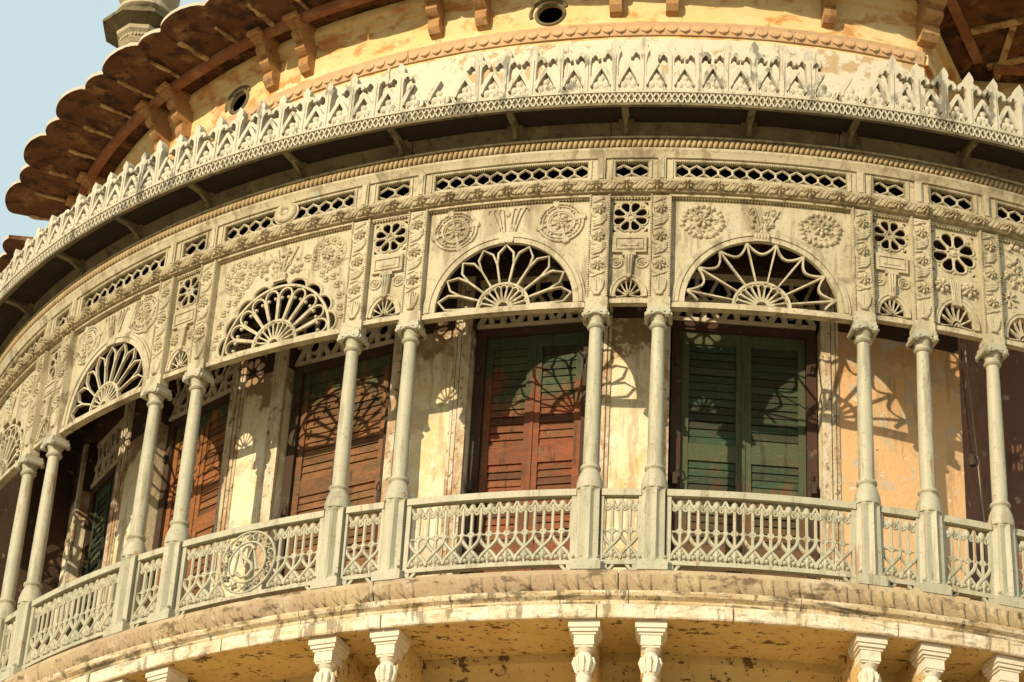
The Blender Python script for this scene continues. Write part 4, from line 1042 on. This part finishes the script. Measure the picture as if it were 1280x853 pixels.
# overhang: boards coloured near black for the shade there, joists and iron cresting
ring_mesh('overhang_soffit', [(RP + .10, 20.953), (RC - .052, 20.953), (RC - .052, 20.985), (RP + .10, 20.985)], A0, A1, M['shade_soffit'], ent, 1.5)
for th in (-172, -164, -156.5, -149, -141.1, -134.3, -127.4, -119.7, -112.2, -104.4, -97.2, -89.4, -82.9, -75.2, -68):
    rt = link('cantilever', None, ent); on_ring(rt, th, 20.8, 11.6)
    b = B(11.6, 20.8, flat=True)
    b.box(-.045, .045, 20.90, 20.953, .05, .47); b.bar([(-.03, 20.80), (.03, 20.80)], .06, .04, .10)
    b.tube([(0, 20.82, .06), (0, 20.86, .16), (0, 20.93, .32)], .028, 6); b.box(-.10, .10, 20.93, 20.954, .05, .12)
    b.build('cantilever_arm', M['cove'], rt)

crest = thing('iron_cresting', 'row of pale spiky fleur-de-lis iron cresting along the veranda roof edge, some units broken', 'cresting')
ring_mesh('gutter_board', [(RC - .05, 20.885), (RC - .01, 20.885), (RC - .01, 21.10), (RC - .05, 21.10)], A0, A1, M['cove'], crest, .8)
ring_mesh('lower_fillet', [(RC - .012, 20.862), (RC + .03, 20.862), (RC + .035, 20.895), (RC + .012, 20.915), (RC - .012, 20.915)], A0, A1, M['cove'], crest, .8)
ring_mesh('upper_fillet', [(RC - .05, 21.065), (RC + .03, 21.065), (RC + .035, 21.09), (RC - .0, 21.11), (RC - .05, 21.11)], A0, A1, M['crest'], crest, .8)
b = B(RC, 20.85); s_ = -11.4
while s_ < 11.4:
    for sg in (-1, 1): b.bar([(s_ + .008, 20.915 if sg > 0 else 21.065), (s_ + .04, 20.99), (s_ + .072, 21.065 if sg > 0 else 20.915)], .017, -.01, .014 + .002 * sg)
    b.dome(s_ + .04, 20.99, .018, .018, .005, .018, 5); b.dome(s_ + .0, 21.045, .014, .014, -.01, .02, 5); b.dome(s_, 20.935, .014, .014, -.01, .02, 5)
    s_ += .08
o = kind(b.build('fret_strip', M['crest'], crest, 0), 'stuff'); on_ring(o, -117.0, 20.85, RC)
P_ = .362
def crest_height(t):
    """the castings get lower towards the left-hand end of the front"""
    k = [(-180, .55), (-150, .58), (-141, .70), (-130, .86), (-112, .92), (-98, 1.0), (-60, .98)]
    for (a, u), (b2, w2) in zip(k, k[1:]):
        if t <= b2: return u + (w2 - u) * (t - a) / (b2 - a)
    return 1.0
def crest_unit(v):
    b = B(RC, 21.10, flat=False); h = P_ / 2; Z = 21.10; d0, d1 = -.10, .02
    if v < 2 or v == 3:
        # stem with spear head
        if v == 3: b.plate([(-.05, Z), (.05, Z), (.040, Z + .25), (.040, Z + .50), (.055, Z + .60), (.05, Z + .63), (.0, Z + .66), (-.03, Z + .63), (-.085, Z + .66), (-.055, Z + .60), (-.040, Z + .50), (-.040, Z + .25)], [], d0, d1)
        else: b.plate([(-.05, Z), (.05, Z), (.040, Z + .25), (.040, Z + .50), (.055, Z + .60), (.085, Z + .66), (.048, Z + .70), (.058, Z + .755), (.048, Z + .80), (0, Z + .88), (-.048, Z + .80), (-.058, Z + .755), (-.048, Z + .70), (-.085, Z + .66), (-.055, Z + .60), (-.040, Z + .50), (-.040, Z + .25)], [], d0, d1)
        b.bar([(0, Z + .02), (0, Z + .60)], .022, d1, d1 + .014)
        for sx in (-1, 1):
            if v == 1 and sx > 0: continue
            pts = [(sx * .03, Z + .60)] + [(sx * x, Z + z) for x, z in ((.07, .645), (.11, .645), (.142, .61), (.150, .565))]
            b.bar(pts, .055, d0 + .002, d1 - .002, taper=[1.4, 1.3, 1.05, .9, .7]); b.dome(sx * .148, Z + .550, .024, .024, d1 - .01, .03, 7)
    for sx in (-1, 1):
        # pointed arch against the next unit
        if v != 2 or sx > 0:
            b.bar([(sx * .03, Z + .13), (sx * .065, Z + .23), (sx * .12, Z + .34), (sx * (h + .004), Z + .46)], .058, d0 + .001, d1 - .001, taper=[1.1, 1, 1, .9])
        b.bar([(sx * .034, Z + .16), (sx * .036, Z + .08), (sx * .07, Z + .035), (sx * .105, Z + .05), (sx * .10, Z + .085)], .022, d0 + .003, d1 - .003)
    # trefoil between the stems (right-hand side)
    for (x, z, r_) in ((h, .235, .048), (h - .056, .135, .052), (h + .056, .135, .052), (h, .15, .05)): b.dome(x, Z + z, r_, r_ * 1.15, -.01, .022, 8); b.dome(x, Z + z, r_, r_ * 1.15, -.01, -.022, 8)
    b.bar([(h, Z), (h, Z + .24)], .045, -.03, .004, taper=[1.4, .6]); b.bar([(h - .11, Z + .02), (h + .11, Z + .02)], .04, d0 + .005, d1 - .005)
    return b.mesh('fleur_unit', M['crest'], 40)
CU = [crest_unit(v) for v in range(4)]
dth = math.degrees(P_ / RC); t = -99.55 - dth * 42
rc_ = random.Random(9)
while t < -64:
    v = 0
    if -110.6 < t < -107.4 or -85.0 < t < -81.3: v = 2
    elif rc_.random() < .07: v = 1
    elif rc_.random() < .09: v = 3
    o = link('fleur_unit', CU[v], crest); on_ring(o, t, 21.085, RC - .01); o.rotation_euler = (rc_.uniform(-.035, .03), rc_.uniform(-.022, .022), o.rotation_euler[2]); o.scale = (1, 1, crest_height(t) * rc_.uniform(.98, 1.015))
    t += dth
for th in (-101.27, -91.2, -85.75, -75.7, -113.0, -122.5):
    b = B(RC, 21.10, flat=True); b.box(-.014, .014, 21.10, 21.92, -.09, -.06); o = on_ring(b.build('stay_bar', M['crest'], crest), th + .35, 21.10, RC)

# ================================================================== hanging cable with plug, rooftop turret
cb = thing('hanging_cable', 'thin pale electric cable with brown wooden plug hanging in the recess at right', 'cable'); cb.location = (3.28, -9.58, 14.6)
def P(x, y, z): return (x - 3.28, z - 14.6 + 0, -(y + 9.58))
b = B(1, 0, flat=True)
b.tube([P(3.22, -9.62, 19.9), P(3.24, -9.63, 18.7), P(3.30, -9.66, 17.6), P(3.36, -9.68, 16.4), P(3.37, -9.68, 14.62)], .009, 5); b.build('cord', M['wire'], cb)
b = B(1, 0, flat=True); b.tube([P(3.20, -9.62, 19.9), P(3.18, -9.64, 18.6), P(3.24, -9.66, 17.35)], .007, 5); b.build('cord', M['iron'], cb)
b = B(1, 0, flat=True); x, z, d = P(3.25, -9.67, 17.28); b.lathe([(.045, z - .09), (.065, z - .05), (.062, z + .03), (.03, z + .07), (.012, z + .12)], 8, x, d); b.build('plug', M['doorframe'], cb)

tu = thing('rooftop_turret', 'octagonal stone turret slab on a moulded neck behind the eave at top left', 'turret'); tu.location = (-9.42, -3.73, 25.62); tu.scale = (.72, .72, .72)
b = B(1, 0, flat=True); b.lathe([(.50, -1.2), (.50, 2.15), (.44, 2.2), (.44, 2.62)], 8, rot=PI / 8); b.build('shaft', M['stone'], tu, 20)
b = B(1, 0, flat=True); b.lathe([(.46, 2.62), (.54, 2.70), (.50, 2.73), (.50, 2.86), (.60, 2.93), (.62, 3.02)], 8, rot=PI / 8)
for k in range(40): a = 2 * PI * k / 40; b.box(.50 * math.cos(a) - .018, .50 * math.cos(a) + .018, 2.76, 2.84, -.50 * math.sin(a) - .018, -.50 * math.sin(a) + .018)
b.build('neck_moulding', M['stone'], tu, 20)
b = B(1, 0, flat=True); b.lathe([(.60, 3.02), (.98, 3.16), (.99, 3.24), (.93, 3.26), (.62, 3.50), (.60, 3.58)], 8, rot=PI / 8); b.build('slab', M['cove'], tu, 20)
b = B(1, 0, flat=True); b.lathe([(.60, 3.58), (.68, 3.64), (.68, 3.72), (.55, 3.80), (.52, 3.95), (.66, 4.10), (.78, 4.30), (.74, 4.55), (.5, 4.85), (.2, 5.1), (.05, 5.5)], 16); b.build('lotus_dome', M['stone'], tu, 40)
